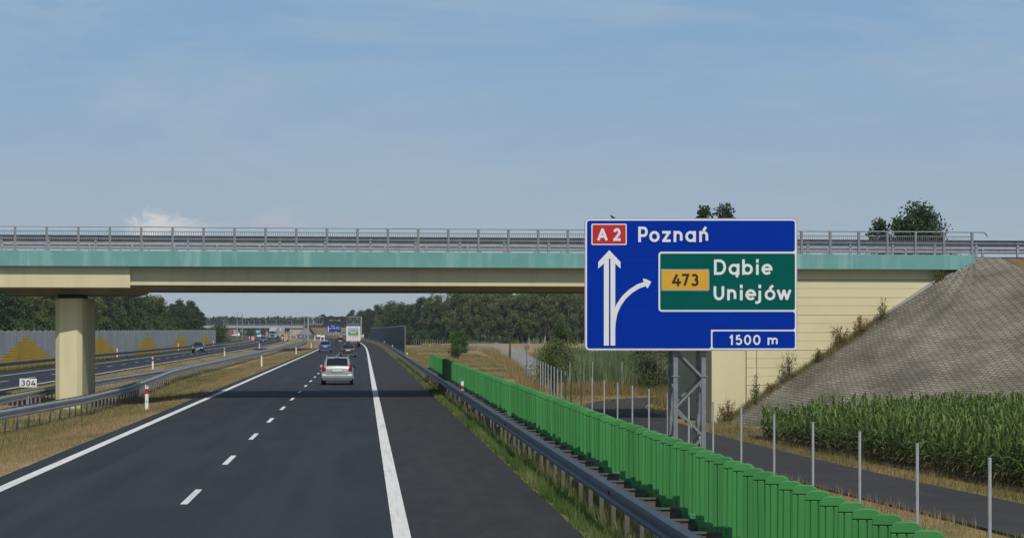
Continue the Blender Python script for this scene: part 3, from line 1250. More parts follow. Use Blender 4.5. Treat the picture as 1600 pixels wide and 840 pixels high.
def sbuild(face_or_b, name, m, parent=SG):
    b_ = face_or_b.b if isinstance(face_or_b, Face) else face_or_b
    o = b_.build(name, m, parent, fixn=not isinstance(face_or_b, Face))
    o.matrix_parent_inverse = Matrix.Translation(-Vector(SG.location))
    return o


plate = MB()
pts = [SXY(*p) for p in rrect(47, 73, 1210, 796, 26)]
plate.poly(list(reversed(pts)), S_D, S_D + 0.05)
plate_o = sbuild(plate, 'plate', M['zinc'])
# aluminium back profiles
b = MB()
for cy in (140, 320, 500, 700):
    x0, z0 = SXY(60, cy)
    x1, z1 = SXY(1195, cy + 18)
    b.box(x0, x1, S_D + 0.05, S_D + 0.11, z1, z0)
sbuild(b, 'back_profile', M['zinc'])


def onface(name, m, lift, shapes):
    f = Face(SXY, S_D - lift)
    for p in shapes:
        f.poly(p, 0.0)
    return sbuild(f, name, m)


onface('white_border', M['white'], 0.002, [rrect(51, 77, 1206, 792, 24)])
rc = lambda cx, cy, r, a0: arc(cx, cy, r, r, a0, a0 + 90, 5)
onface('blue_field', M['blue'], 0.005, [
    rc(1183, 100, 14, -90) + rc(1183, 241, 14, 0) + [(60, 255)] + rc(74, 100, 14, 180),
    [(60, 255.0), (463, 255), (463, 585), (60, 585)],
    [(60, 585), (463, 585), (738, 585), (738, 770)] + rc(724, 770, 14, 0) + rc(74, 770, 14, 90)])
onface('blue_field', M['blue'], 0.0065, [
    [(440, 584.5), (700, 584.5)] + rc(1183, 598.5, 14, -90) + rc(1183, 667, 14, 0) + [(728, 681), (440, 681)]])
onface('white_border', M['white'], 0.008, [rrect(451, 257, 1206, 582, 16)])
onface('white_border', M['white'], 0.0095, [rrect(738, 682, 1206, 791, 14)])
onface('blue_field', M['blue'], 0.011, [rrect(746, 690, 1197, 783, 10)])
onface('green_field', M['sgreen'], 0.011, [rrect(460, 266, 1197, 573, 10)])
onface('white_border', M['white'], 0.0125, [rrect(84, 103, 277, 219, 8), rrect(466, 351, 729, 469, 4)])
onface('red_field', M['red'], 0.014, [rrect(90, 109, 271, 213, 5)])
f = Face(SXY, S_D - 0.014)
yb = []
for k in range(27):
    x = 468 + k * 9.65
    f.poly([(x + 5, 351), (x + 9.6, 351), (x + 9.6, 357), (x + 5, 357)], 0)
    f.poly([(x + 5, 463), (x + 9.6, 463), (x + 9.6, 469), (x + 5, 469)], 0)
for k in range(12):
    y = 354 + k * 9.4
    f.poly([(466, y + 4), (472, y + 4), (472, y + 9), (466, y + 9)], 0)
    f.poly([(723, y + 4), (729, y + 4), (729, y + 9), (723, y + 9)], 0)
sbuild(f, 'dashed_edge', M['black'])
onface('yellow_field', M['yellow'], 0.016, [rrect(472, 357, 723, 463, 3)])
f = Face(SXY, S_D - 0.0175)
write(f, [('4', 524, 574), ('7', 579, 619), ('3', 628, 671)], 376, 444, 13)
sbuild(f, 'number', M['black'])
for it, y0_, y1_, t_ in (
        ([('A', 116, 173), ('2', 203, 244)], 127, 197, 14),
        ([('P', 340, 392), ('o', 400, 457), ('z', 471, 517), ('n', 533, 582), ('a', 597, 655), ('ń', 673, 722)], 119, 203, 14.5),
        ([('D', 754, 820), ('ą', 834, 893), ('b', 908, 966), ('i', 984, 998), ('e', 1014, 1073)], 298, 382, 14.5),
        ([('U', 752, 810), ('n', 826, 876), ('i', 896, 910), ('e', 926, 984), ('j', 992, 1016), ('ó', 1031, 1090), ('w', 1097, 1176)], 437, 521, 14.5),
        ([('1', 838, 860), ('5', 872, 908), ('0', 918, 957), ('0', 968, 1008)], 709, 765, 9.5),
        ([('m', 1047, 1102)], 709, 765, 9.5)):
    f = Face(SXY, S_D - 0.0175)
    write(f, it, y0_, y1_, t_)
    sbuild(f, 'lettering', M['white'])
onface('panel_seam', mat('seam_blue', (0.0005, 0.018, 0.20), 0.7, spec=0.05), 0.0092, [[(60, 316), (448, 316), (448, 318), (60, 318)], [(60, 553), (448, 553), (448, 555), (60, 555)]])
f = Face(SXY, S_D - 0.0165)
f.poly([(181.5, 247), (243, 312), (243, 348), (214, 320), (181.5, 288), (152, 320), (121, 348), (121, 312)])
f.poly([(152, 300), (179.5, 280), (179.5, 768), (152, 768)])
f.poly([(188, 280), (214, 300), (214, 768), (188, 768)])
f.poly([(170, 280), (195, 280), (195, 294), (170, 294)])
f.ribbon([(201, 768), (201, 690), (204, 640), (214, 590), (234, 545), (264, 503), (300, 470), (340, 445), (388, 428)], 25)
f.poly([(366, 403), (382, 405), (411, 420), (392, 455), (386, 453), (381, 441), (389, 424), (366, 415)])
sbuild(f, 'arrow', M['white'])
# lattice tower
TX0, TX1 = (1057 - 568) * S_D / F, (1101 - 568) * S_D / F
TY0, TY1 = S_D + 0.13, S_D + 0.80
for (x, y) in ((TX0, TY0), (TX1, TY0), (TX0 - 0.03, TY1), (TX1 - 0.03, TY1)):
    b = MB()
    b.box(x - 0.05, x + 0.05, y, y + 0.012, -1.0, 5.2)
    b.box(x - 0.05, x - 0.038, y + 0.012, y + 0.09, -1.0, 5.2)
    b.box(x + 0.038, x + 0.05, y + 0.012, y + 0.09, -1.0, 5.2)
    b.box(x - 0.09, x + 0.09, y - 0.02, y + 0.1, 1.98, 2.0)
    sbuild(b, 'leg', M['tower'])
b = MB()
z = -0.7
i = 0
while z < 4.8:
    for (ya) in (TY0 + 0.02, TY1 + 0.02):
        a = (TX0, TX1) if i % 2 else (TX1, TX0)
        b.bar((a[0], ya, z), (a[1], ya, z + 0.66), 0.03, 0.05)
    for xa in (TX0, TX1):
        a = (TY0, TY1) if i % 2 else (TY1, TY0)
        b.bar((xa, a[0], z), (xa, a[1], z + 0.66), 0.05, 0.03)
    z += 0.66
    i += 1
sbuild(b, 'bracing', M['tower'])

# bird on top of the sign
b = MB()
x, z = SXY(200, 73)
c0 = Vector((x, S_D + 0.03, z + 0.05))
import bmesh
bm = bmesh.new()
bmesh.ops.create_uvsphere(bm, u_segments=10, v_segments=8, radius=0.05, matrix=Matrix.Translation(c0) @ Matrix.Rotation(R(40), 4, 'Y') @ Matrix.Diagonal((1.35, 0.8, 0.85, 1)))
bmesh.ops.create_uvsphere(bm, u_segments=8, v_segments=6, radius=0.028, matrix=Matrix.Translation(c0 + Vector((-0.045, 0, 0.05))))
bmesh.ops.create_cone(bm, segments=5, radius1=0.008, radius2=0.001, depth=0.03, matrix=Matrix.Translation(c0 + Vector((-0.08, 0, 0.055))) @ Matrix.Rotation(R(-90), 4, 'Y'))
bmesh.ops.create_cone(bm, segments=4, radius1=0.02, radius2=0.012, depth=0.11, matrix=Matrix.Translation(c0 + Vector((0.085, 0, -0.03))) @ Matrix.Rotation(R(120), 4, 'Y'))
bmesh.ops.create_cone(bm, segments=4, radius1=0.005, radius2=0.005, depth=0.06, matrix=Matrix.Translation(c0 + Vector((0, 0, -0.04))))
bmesh.ops.scale(bm, vec=(0.6, 0.6, 0.6), space=Matrix.Translation(-(c0 - Vector((0, 0, 0.06)))), verts=bm.verts)
me = bpy.data.meshes.new('bird')
bm.to_mesh(me)
me.materials.append(M['black'])
o = link(me, 'bird')
tag(o, 'small dark bird perched on the top edge of the blue direction sign', 'bird')

# ------------------------------------------------------------------ fences right
fpost = MB()
fpost.tube((0, 0, -0.3), (0, 0, 2.02), 0.030, 8)
fpost.tube((0, 0, 2.02), (0, 0, 2.04), 0.034, 8)
fpm = fpost.mesh('post', M['zinc_light'])


def mesh_mat():
    m = bpy.data.materials.new('wire_mesh')
    m.use_nodes = True
    t = m.node_tree
    b = t.nodes['Principled BSDF']
    b.inputs['Base Color'].default_value = (0.35, 0.36, 0.37, 1)
    b.inputs['Roughness'].default_value = 0.5
    return m


def fence(label, pts, step, wires=True, maxp=100, start=0.0, h=1.0, thin=1.0):
    g = empty('wire_fence', (pts[0][0], pts[0][1], 0), label, 'fence', 'game fences beside the service road')
    path = [Vector((p[0], p[1], 0)) for p in pts]
    L_ = [0]
    for a, c_ in zip(path, path[1:]):
        L_.append(L_[-1] + (c_ - a).length)
    def pos(s_):
        x = np.interp(s_, L_, [p.x for p in path])
        y = np.interp(s_, L_, [p.y for p in path])
        return float(x), float(y)
    s_ = start
    ps = []
    while s_ < L_[-1]:
        x, y = pos(s_)
        z = gz(x, y)
        ps.append((x, y, z))
        s_ += step
    rest = MB()
    for i, (x, y, z) in enumerate(ps):
        if i < maxp:
            put(fpm, 'post', g, (x - pts[0][0], y - pts[0][1], z), 0, (thin, thin, h))
        else:
            rest.tube((x - pts[0][0], y - pts[0][1], z - 0.2), (x - pts[0][0], y - pts[0][1], z + 2.0), 0.035, 5)
    if rest.v:
        rest.build('post', M['zinc_light'], g)['kind'] = 'stuff'
    if wires:
        b = MB()
        for k in range(8):
            hz = 0.12 + 1.8 * h * k / 7
            for (a, c_) in zip(ps, ps[1:]):
                b.tube((a[0] - pts[0][0], a[1] - pts[0][1], a[2] + hz), (c_[0] - pts[0][0], c_[1] - pts[0][1], c_[2] + hz), 0.0011 if k < 7 else 0.0018, 3, cap=False)
        b.build('wire', M['zinc_dark'], g)
    return g


fence('wire fence with tall round steel posts between the green screen and the service road', [(10.35, 33.5), (10.3, 60), (10.2, 90), (10.1, 115), (12.4, 167)], 5.0, start=0.0)
fence('dense row of grey fence posts running away to the left beyond the service road bend', [(12.4, 167), (16, 235), (19.7, 313)], 3.2, start=3, thin=0.75)
fence('far wire fence bending along the edge of the wheat field', [(19.7, 313), (30, 330), (60, 345)], 2.5, h=1.0, start=2.5)
fence('grey mesh fence at the far end of the mown grass below the forest', [(19.7, 316), (22.5, 400), (20, 500), (12, 560)], 3.4, wires=False, h=1.0, start=2, maxp=100, thin=0.8)
fence('thin fence posts in front of the tall green reeds', [(13.9, 157), (15.9, 154), (20, 152.5), (40, 155)], 2.4, wires=False)
fence('fence posts behind the reeds under the blue sign', [(24, 262), (34, 258), (46, 258)], 2.4, wires=False)
# dark gate post, wooden corner post, small round sign on its pole
b = MB()
b.tube((0, 0, -0.2), (0, 0, 1.80), 0.16, 10, 0.14)
b.tube((0, 0, 1.80), (0, 0, 1.86), 0.15, 10, 0.12)
o = b.build('gate_post', M['black'])
o.location = at(865, 143, z=-1.1)
tag(o, 'thick black post standing among the fence posts left of the service road', 'post')
b = MB()
b.tube((0, 0, -0.2), (0, 0, 2.3), 0.14, 8, 0.12)
o = b.build('corner_post', M['bark'])
o.location = at(797, 305, z=-1.0)
tag(o, 'dark wooden corner post of the fence at the edge of the wheat field', 'post')
b = MB()
b.tube((0, 0, 0), (0, 0, 2.9), 0.035, 8)
b.tube((0, -0.03, 2.75), (0, 0.0, 2.75), 0.22, 16)
o = b.build('round_sign', M['zinc_dark'])
o.location = at(823, 178, z=-1.05)
tag(o, 'small grey round sign on a thin pole behind the fence', 'road sign')

# ------------------------------------------------------------------ noise barrier, left
NB = empty('noise_barrier', (-31, 120, -0.7), 'long grey noise barrier with stepped yellow pyramids beyond the opposite carriageway', 'noise barrier')
cell = MB()
peaks = [153.4, 213.4, 273.4, 333.4, 393.4, 453.4]
ROW = 0.5
base, NR = -0.55, 7
ys = np.arange(119.4, 486, 4.0)
for i, y in enumerate(ys):
    ym = y + 2
    k = min(abs(ym - p) for p in peaks)
    topk = 6 - int(round(k / 4.0))
    topk = max(0, topk)
    for r in range(NR):
        z0 = base + r * ROW + 0.25 * 0
        for h in (0, 1):
            za = z0 + h * 0.25
            dx = random.uniform(-0.004, 0.004)
            cell.box(-31.0 + dx, -30.88 + dx, y + 0.06, y + 3.94, za + 0.012, za + 0.238, 1 if r < topk else 0)
    # backing
cell.box(-31.06, -31.0 - 0.01, 121, 486, -0.7, base + NR * ROW - 0.02, 0)
o = cell.build('panels', [M['nb_grey'], M['nb_yellow']], NB)
o.matrix_parent_inverse = Matrix.Translation(-Vector(NB.location))
pb = MB()
pb.box(-0.10, 0.16, -0.06, 0.06, 0, 3.72)
pmx = pb.mesh('post', M['nb_post'])
for y in ys:
    put(pmx, 'post', NB, (0, y - 120, 0))

# right hand tinted screen
TS = empty('roadside_screen', (5.35, 300, 0), 'dark see-through screen standing behind the right crash barrier', 'noise barrier')
b = MB()
fr = MB()
pmx = MB()
pmx.box(-0.05, 0.08, -0.06, 0.06, -0.2, 3.62)
pmx = pmx.mesh('post', M['zinc_dark'])
i = 0
y = 300.0
while y < 660:
    s0, s1 = shift(y), shift(y + 4)
    b.bar((5.35 + s0 - 5.35, y + 0.06 - 300, 1.9), (5.35 + s1 - 5.35, y + 3.94 - 300, 1.9), 0.03, 3.3)
    for k in range(13):
        z = 0.25 + k * 0.275
        fr.bar((s0, y + 0.06 - 300, z), (s1, y + 3.94 - 300, z), 0.05, 0.045)
    put(pmx, 'post', TS, (s0, y - 300, 0))
    y += 4
b.build('screen_panel', M['screen'], TS)
fr.build('rail', M['zinc_dark'], TS)

# ------------------------------------------------------------------ delineators, marker board
def delin(name='delineator'):
    b = MB()
    b.poly([(-0.06, 0.0), (0.06, 0.0), (0.055, 0.95), (-0.06, 1.02)], -0.05, 0.05, 'y', 0)
    return b.mesh('post', M['bwhite'])


dm = delin()
bb = MB()
bb.box(-0.064, 0.062, -0.054, 0.054, 0.66, 0.86)
band = bb.mesh('red_band', M['bred'])
bb = MB()
bb.box(-0.03, 0.03, -0.058, -0.0505, 0.93, 0.965)
refl = bb.mesh('reflector', M['bred'])
DEL = [(-8.55, 92, 'nearest white delineator post with faded red band standing in the dry median grass', True),
       (-8.78, 201, 'second white delineator post along the left edge line', False),
       (-8.72, 302, 'third white delineator post just before the paved median crossing', False),
       (-8.8, 400, 'white delineator post beyond the paved median crossing', False),
       (-16.9, 187, 'white post with dark red band beside the opposite carriageway, right of the bridge pier', True),
       (-16.75, 281, 'white post with red band beside the opposite carriageway near the oncoming dark car', True),
       (-16.9, 381, 'far white post beside the opposite carriageway', False),
       (-30.0, 284, 'white marker post in front of the noise barrier between its yellow pyramids', False),
       (-30.0, 379, 'white marker post behind the oncoming dark car in front of the noise barrier', False),
       (-30.0, 475, 'white marker post at the far end of the noise barrier', False)]
for (x, y, lab, rb) in DEL:
    g = empty('delineator', (x + shift(y), y, gz(x + shift(y), y)), lab, 'marker post', 'white marker posts along the motorway')
    sc = 1.28 if x < -29 else 1.0
    put(dm, 'post', g, sc=(1.1, 1, sc))
    if rb:
        put(band, 'red_band', g)
    put(refl, 'reflector', g)
# km figure on the nearest post
f = Face(lambda a, c_: (a, c_), -0.053)
f.ribbon([(p[0] * 0.022, 0.36 + p[1] * 0.036) for p in arc(0, 0, 1, 1, 0, 360, 16)], 0.012)
o = f.b.build('number', M['black'], COL.objects['delineator'])
b = MB()
b.box(-0.05, 0.05, -0.02, 0.02, 0, 0.22, 0)
b.box(-0.051, 0.051, -0.021, 0.021, 0.03, 0.17, 1)
b.box(-0.052, 0.052, -0.021, 0.021, 0.22, 0.34, 0)
sh = b.mesh('rail_marker', [M['bwhite'], M['bred']])
for y, lab in ((88.7, 'red and white marker on the crash barrier in front of the green screen'), (201, 'white marker on the crash barrier at the near end of the dark screen'),
               (302, 'white marker on the crash barrier halfway along the dark screen'), (402, 'far white marker on the right crash barrier')):
    o = put(sh, 'rail_marker', None, (3.76 + shift(y), y, 0.76))
    tag(o, lab, 'marker post', 'markers on the right crash barrier')
KM = empty('kilometre_sign', at(44, 86.7, z=-0.4), 'white board with black number 304 on a thin pole in the median', 'road sign')
b = MB()
b.tube((0, 0.03, 0), (0, 0.03, 1.0), 0.025, 8)
b.build('pole', M['zinc'], KM)
kz0 = CAMZ + (515 - 604.5) * 86.7 / F + 0.4
kz1 = CAMZ + (515 - 591) * 86.7 / F + 0.4
b = MB()
b.box(-0.32, 0.32, -0.012, 0.012, kz0, kz1)
b.build('board', M['bwhite'], KM, bevel=0.004)
f = Face(lambda a, c_: (a * 0.64 / 94 - 0.32, kz1 - c_ * (kz1 - kz0) / 46), -0.016)
write(f, [('3', 8, 31), ('0', 37, 58), ('4', 63, 88)], 8, 39, 5.2)
f.b.build('number', M['black'], KM, fixn=False)

# ------------------------------------------------------------------ vehicles
CAR_ST = {
    'estate': [(0.00, .42, .86, .92, .80, .77, .60), (0.05, .30, .92, 1.00, .87, .82, .64), (0.22, .26, .95, 1.20, .885, .83, .62), (0.42, .25, .96, 1.41, .89, .84, .60),
               (0.62, .25, .97, 1.50, .89, .84, .60), (1.3, .24, .96, 1.53, .89, .84, .62), (2.3, .24, .95, 1.52, .89, .84, .62), (2.8, .24, .95, 1.42, .89, .84, .60),
               (3.35, .24, .95, 1.05, .89, .83, .60), (3.6, .24, .90, .97, .88, .80, .60), (4.2, .26, .78, .84, .86, .76, .55), (4.42, .36, .62, .70, .76, .70, .5)],
    'sedan': [(0.00, .42, .84, .92, .78, .75, .60), (0.06, .30, .90, .98, .86, .80, .64), (0.45, .25, .94, 1.02, .88, .82, .62), (0.62, .25, .95, 1.06, .88, .83, .60), (1.25, .24, .96, 1.36, .88, .83, .58),
              (1.6, .24, .96, 1.43, .88, .83, .58), (2.4, .24, .95, 1.43, .88, .83, .59), (2.8, .24, .95, 1.33, .88, .83, .58),
              (3.4, .24, .94, 1.03, .88, .82, .60), (3.7, .24, .88, .95, .87, .80, .60), (4.3, .26, .76, .82, .85, .76, .55), (4.5, .36, .62, .70, .76, .70, .5)],
    'hatch': [(0.00, .42, .86, .92, .76, .74, .58), (0.05, .30, .92, 1.00, .84, .79, .62), (0.25, .26, .94, 1.22, .86, .80, .60), (0.45, .25, .95, 1.40, .86, .80, .58),
              (0.75, .25, .95, 1.48, .86, .80, .58), (1.3, .24, .95, 1.50, .86, .80, .60), (2.0, .24, .94, 1.49, .86, .80, .60), (2.4, .24, .94, 1.40, .86, .80, .58),
              (2.95, .24, .93, 1.02, .86, .79, .58), (3.2, .24, .88, .95, .85, .78, .58), (3.7, .26, .76, .82, .83, .74, .52), (3.92, .36, .62, .70, .74, .68, .5)],
}


def car(kind, colour, loc, label, rz=0.0, rails=False, far=False):
    g = empty('car', loc, label, 'car', None, rz)
    st = CAR_ST[kind]
    L_ = st[-1][0]
    paint = mat('car_paint', colour, 0.35, metal=0.2, var=0.04, coat=0.25, spec=0.4)

    def S(y):
        return [float(np.interp(y, [s_[0] for s_ in st], [s_[k] for s_ in st])) for k in range(1, 7)]

    def ring(y):
        z0, zb, zt, wl_, wb, wt = S(y)
        zm = (z0 + zb) / 2
        h = [(0, z0), (wl_ * .86, z0), (wl_ * .97, z0 + .06), (wl_, z0 + .2), (wl_, zm + .08), (wl_ * .985, zb - .07), (wb, zb), (wt + (wb - wt) * .12, zt - (zt - zb) * .16), (wt * .97, zt - (zt - zb) * .06),
             (wt * .80, zt), (0, zt + .015)]
        return h
    b = MB()
    yy = sorted(set([s_[0] for s_ in st] + list(np.arange(0.3, L_ - 0.1, 0.25))))
    rings = []
    for y in yy:
        h = ring(y)
        full = [(x, z) for x, z in h] + [(-x, z) for x, z in reversed(h[1:-1])]
        rings.append([(x, y - L_ / 2, z) for x, z in full])
    n = len(rings[0])
    v = [p for r_ in rings for p in r_]
    fs = [(i * n + k, i * n + (k + 1) % n, (i + 1) * n + (k + 1) % n, (i + 1) * n + k) for i in range(len(rings) - 1) for k in range(n)]
    fs += [tuple(range(n)), tuple((len(rings) - 1) * n + k for k in range(n - 1, -1, -1))]
    b.add(v, fs)
    b.build('body', paint, g, smooth=True)

    def patch(name, m, y0, y1, segs, off, n_=4, mirror=1):
        pb_ = MB()
        ys_ = np.linspace(y0, y1, n_ + 1)
        vv = []
        for y in ys_:
            h = ring(y)
            for (ix, fr_) in segs:
                i0 = int(ix)
                a, c_ = h[i0], h[min(i0 + 1, len(h) - 1)]
                vv.append(((a[0] + (c_[0] - a[0]) * fr_) * mirror + off[0] * mirror, y - L_ / 2 + off[1], a[1] + (c_[1] - a[1]) * fr_ + off[2]))
        m_ = len(segs)
        pb_.add(vv, [(i * m_ + k, i * m_ + k + 1, (i + 1) * m_ + k + 1, (i + 1) * m_ + k) for i in range(n_) for k in range(m_ - 1)])
        return pb_.build(name, m, g, smooth=True)
    # glass
    ra, rb_ = {'estate': (0.10, 0.52), 'sedan': (0.68, 1.30), 'hatch': (0.10, 0.62)}[kind]
    wa, wbk = {'estate': (2.72, 3.30), 'sedan': (2.72, 3.36), 'hatch': (2.30, 2.92)}[kind]
    for nm, (ya, yb_), off in (('rear_window', (ra, rb_), (0, -.012, .012)), ('windscreen', (wa, wbk), (0, .012, .012))):
        vv, pb_ = [], MB()
        for y in np.linspace(ya, yb_, 6):
            h = ring(y)
            w = h[8][0] * 0.97
            ztop = h[9][1]
            vv += [(-w, y - L_ / 2 + off[1], h[8][1] + off[2]), (-w * .8, y - L_ / 2 + off[1], ztop + off[2] + .01), (w * .8, y - L_ / 2 + off[1], ztop + off[2] + .01), (w, y - L_ / 2 + off[1], h[8][1] + off[2])]
        pb_.add(vv, [(i * 4 + k, i * 4 + k + 1, (i + 1) * 4 + k + 1, (i + 1) * 4 + k) for i in range(5) for k in range(3)])
        pb_.build(nm, M['glass_dark'], g, smooth=True)
    for mi in (1, -1):
        patch('side_window', M['glass_dark'], rb_ + 0.1, wa + 0.15, [(6, .12), (6, .9)], (.012, 0, 0), 8, mi)
    # rear face details
    def bx(name, m, x0, x1, y0, y1, z0, z1, bev=0.01):
        q = MB()
        q.box(x0, x1, y0 - L_ / 2, y1 - L_ / 2, z0, z1)
        return q.build(name, m, g, bevel=bev)
    wd = st[2][4]
    if kind == 'estate':
        for s_ in (1, -1):
            q = MB()
            q.poly([(s_ * .63, .80), (s_ * .85, .78), (s_ * .84, .98), (s_ * .73, 1.30), (s_ * .70, 1.30), (s_ * .735, 1.0), (s_ * .63, .94)], -0.045 - L_ / 2, .22 - L_ / 2, 'y')
            q.build('tail_light', M['lamp_red'], g, bevel=0.01)
    else:
        for s_ in (1, -1):
            bx('tail_light', M['lamp_red'], min(s_ * .50, s_ * (wd - .06)), max(s_ * .50, s_ * (wd - .06)), -.03, .12, .70, .86, .02)
    bx('bumper', paint, -wd + .02, wd - .02, -.06, .25, .38, .60, .05)
    bx('lower_bumper', mat('grey_plastic', (0.12, 0.125, 0.13), 0.6), -wd + .06, wd - .06, -.045, .2, .24, .385, .03)
    bx('licence_plate', M['bwhite'], -.26, .26, -.035, .0, .74, .85, .003)
    if not far:
        bx('plate_recess', M['zinc_dark'], -.36, .36, -.022, .0, .71, .725, .003)
        bx('lower_trim', M['glass_dark'], -.60, .60, -.068, -.05, .585, .60, .002)
        bx('third_brake_light', M['lamp_red'], -.14, .14, ra + .40, ra + .44, 1.5, 1.525, .002) if kind == 'estate' else None
    fy = L_
    for s_ in (1, -1):
        bx('headlight', M['lamp_clear'], min(s_ * .44, s_ * .76), max(s_ * .44, s_ * .76), fy - .24, fy - .02, .60, .74, .02)
    bx('grille', M['black'], -.40, .40, fy - .08, fy + .012, .44, .62, .01)
    bx('licence_plate', M['bwhite'], -.26, .26, fy, fy + .03, .40, .50, .003)
    for s_ in (1, -1):
        q = MB()
        q.box(min(s_ * .84, s_ * 1.0), max(s_ * .84, s_ * 1.0), wa - .05 - L_ / 2, wa + .06 - L_ / 2, .92, 1.05)
        q.build('wing_mirror', paint if s_ < 0 else M['black'], g, bevel=.03)
    if rails:
        for s_ in (1, -1):
            q = MB()
            pts_ = [(s_ * .60, .75, 1.50), (s_ * .60, .85, 1.585), (s_ * .60, 2.5, 1.585), (s_ * .60, 2.65, 1.50)]
            for p_, q_ in zip(pts_, pts_[1:]):
                q.bar((p_[0], p_[1] - L_ / 2, p_[2]), (q_[0], q_[1] - L_ / 2, q_[2]), .04, .035)
            q.build('roof_rail', M['zinc'], g)
    for y in (0.78, L_ - 0.88):
        for s_ in (1, -1):
            q = MB()
            q.tube((s_ * (wd - .20), y - L_ / 2, .315), (s_ * (wd - .005), y - L_ / 2, .315), .315, 20)
            wh = q.build('wheel', M['tyre'], g)
            q = MB()
            q.tube((s_ * (wd - .02), y - L_ / 2, .315), (s_ * (wd + .003), y - L_ / 2, .315), .20, 14)
            q.build('rim', M['rim'], wh)
    return g


def roadloc(px, d, z=0.0):
    p = at(px, d, z=z)
    return p


def yaw(y):
    return math.atan((shift(y + 1) - shift(y - 1)) / -2.0) 


car('estate', (0.40, 0.42, 0.45), roadloc(527.5, 131.3), 'silver estate car with roof rails driving away in the right lane', 0, True)
car('sedan', (0.022, 0.018, 0.018), roadloc(544, 262), 'dark brown saloon car driving away between the silver estate and the truck')
car('hatch', (0.010, 0.045, 0.19), roadloc(508.5, 319), 'bright blue hatchback driving away in the left lane')
car('estate', (0.012, 0.013, 0.016), roadloc(531.5, 465), 'black car just left of the white truck', yaw(465))
car('hatch', (0.62, 0.63, 0.64), at(503.5, 850), 'far white car at the bend, rightmost of the three small cars', yaw(850), far=True)
car('hatch', (0.60, 0.62, 0.64), at(497.6, 900), 'far white car at the bend between a black car and another white car', yaw(900), far=True)
car('sedan', (0.02, 0.02, 0.022), at(491.5, 930), 'far black car at the bend, leftmost of the three small cars', yaw(930), far=True)
car('hatch', (0.035, 0.037, 0.04), at(310, 330, z=-0.16), 'dark grey car coming towards the camera in front of the noise barrier', PI)
car('hatch', (0.015, 0.04, 0.13), at(411.3, 603, z=-0.15), 'dark blue car coming towards the camera ahead of the oncoming white lorry', PI + yaw(603))
car('hatch', (0.70, 0.71, 0.72), at(405, 960, z=-0.1), 'tiny white car behind the oncoming blue car', PI, far=True)
car('hatch', (0.68, 0.68, 0.68), at(368.5, 1090, z=-0.1), 'tiny white car passing under the far overpass left of its pier', PI / 2, far=True)

# white lorry driving away
TR = empty('lorry', at(552, 414), 'white lorry seen from behind with a landscape picture on its rear doors', 'lorry')
b = MB()
b.box(-1.25, 1.25, 0, 13.0, 1.05, 3.85)
b.build('trailer_box', mat('trailer_white', (0.62, 0.63, 0.64), 0.5, var=0.05), TR, bevel=0.03)
b = MB()
b.box(-1.27, 1.27, -0.03, 0.06, 3.72, 3.83)
b.build('top_bar', M['black'], TR)
b = MB()
b.box(-1.22, 1.22, -0.02, 0.0, 1.08, 3.70)
b.box(-0.012, 0.012, -0.035, -0.02, 1.08, 3.70, 1)
for x in (-0.75, -0.45, 0.45, 0.75):
    b.tube((x, -0.045, 1.08), (x, -0.045, 3.7), 0.018, 6, mi=1)
b.build('rear_door', [M['bwhite'], M['zinc']], TR)
b = MB()
b.box(-0.92, 0.92, -0.060, -0.058, 2.15, 3.40, 0)
b.poly([(-0.92, 2.6), (-0.5, 2.78), (-0.1, 2.95), (0.2, 2.98), (0.55, 2.80), (0.92, 2.66), (0.92, 2.4), (-0.92, 2.4)], -0.064, -0.062, 'y', 1)
b.box(-0.6, 0.5, -0.068, -0.066, 2.48, 2.72, 2)
b.box(-0.92, 0.92, -0.072, -0.070, 2.15, 2.45, 3)
b.build('picture', [mat('picture_sky', (0.30, 0.48, 0.62), 0.5, var=0.2, scale=3), mat('picture_hill', (0.20, 0.23, 0.27), 0.5, var=0.3, scale=4), mat('picture_house', (0.65, 0.60, 0.50), 0.5, var=0.25, scale=5),
                    mat('picture_meadow', (0.16, 0.30, 0.06), 0.5, var=0.4, scale=4)], TR)
b = MB()
for k in range(11):
    b.box(-0.8 + k * 0.15, -0.72 + k * 0.15, -0.062, -0.060, 1.88, 1.99)
b.poly([(-0.12, 1.45), (0.12, 1.45), (0.0, 1.72)], -0.062, -0.060)
b.build('red_marks', mat('faded_red', (0.45, 0.18, 0.18), 0.6, var=0.2), TR)
b = MB()
b.box(-1.2, 1.2, -0.05, 0.08, 0.72, 1.03)
b.build('bumper', M['zinc_dark'], TR)
for s_ in (1, -1):
    b = MB()
    b.box(min(s_ * 0.6, s_ * 1.15), max(s_ * 0.6, s_ * 1.15), -0.08, -0.05, 0.78, 0.97)
    b.build('tail_light', M['lamp_red'], TR)
    for y in (2.4, 3.7, 5.0):
        b = MB()
        b.tube((s_ * 0.72, y, 0.5), (s_ * 1.22, y, 0.5), 0.5, 18)
        b.build('wheel', M['tyre'], TR)
b = MB()
b.box(-1.22, 1.22, 13.5, 15.7, 0.7, 3.7)
b.box(-1.0, 1.0, 13.0, 13.5, 0.6, 1.4)
b.build('cab', M['bwhite'], TR, bevel=0.1)
for s_ in (1, -1):
    b = MB()
    b.tube((s_ * 0.85, 14.8, 0.5), (s_ * 1.2, 14.8, 0.5), 0.5, 18)
    b.build('wheel', M['tyre'], TR)


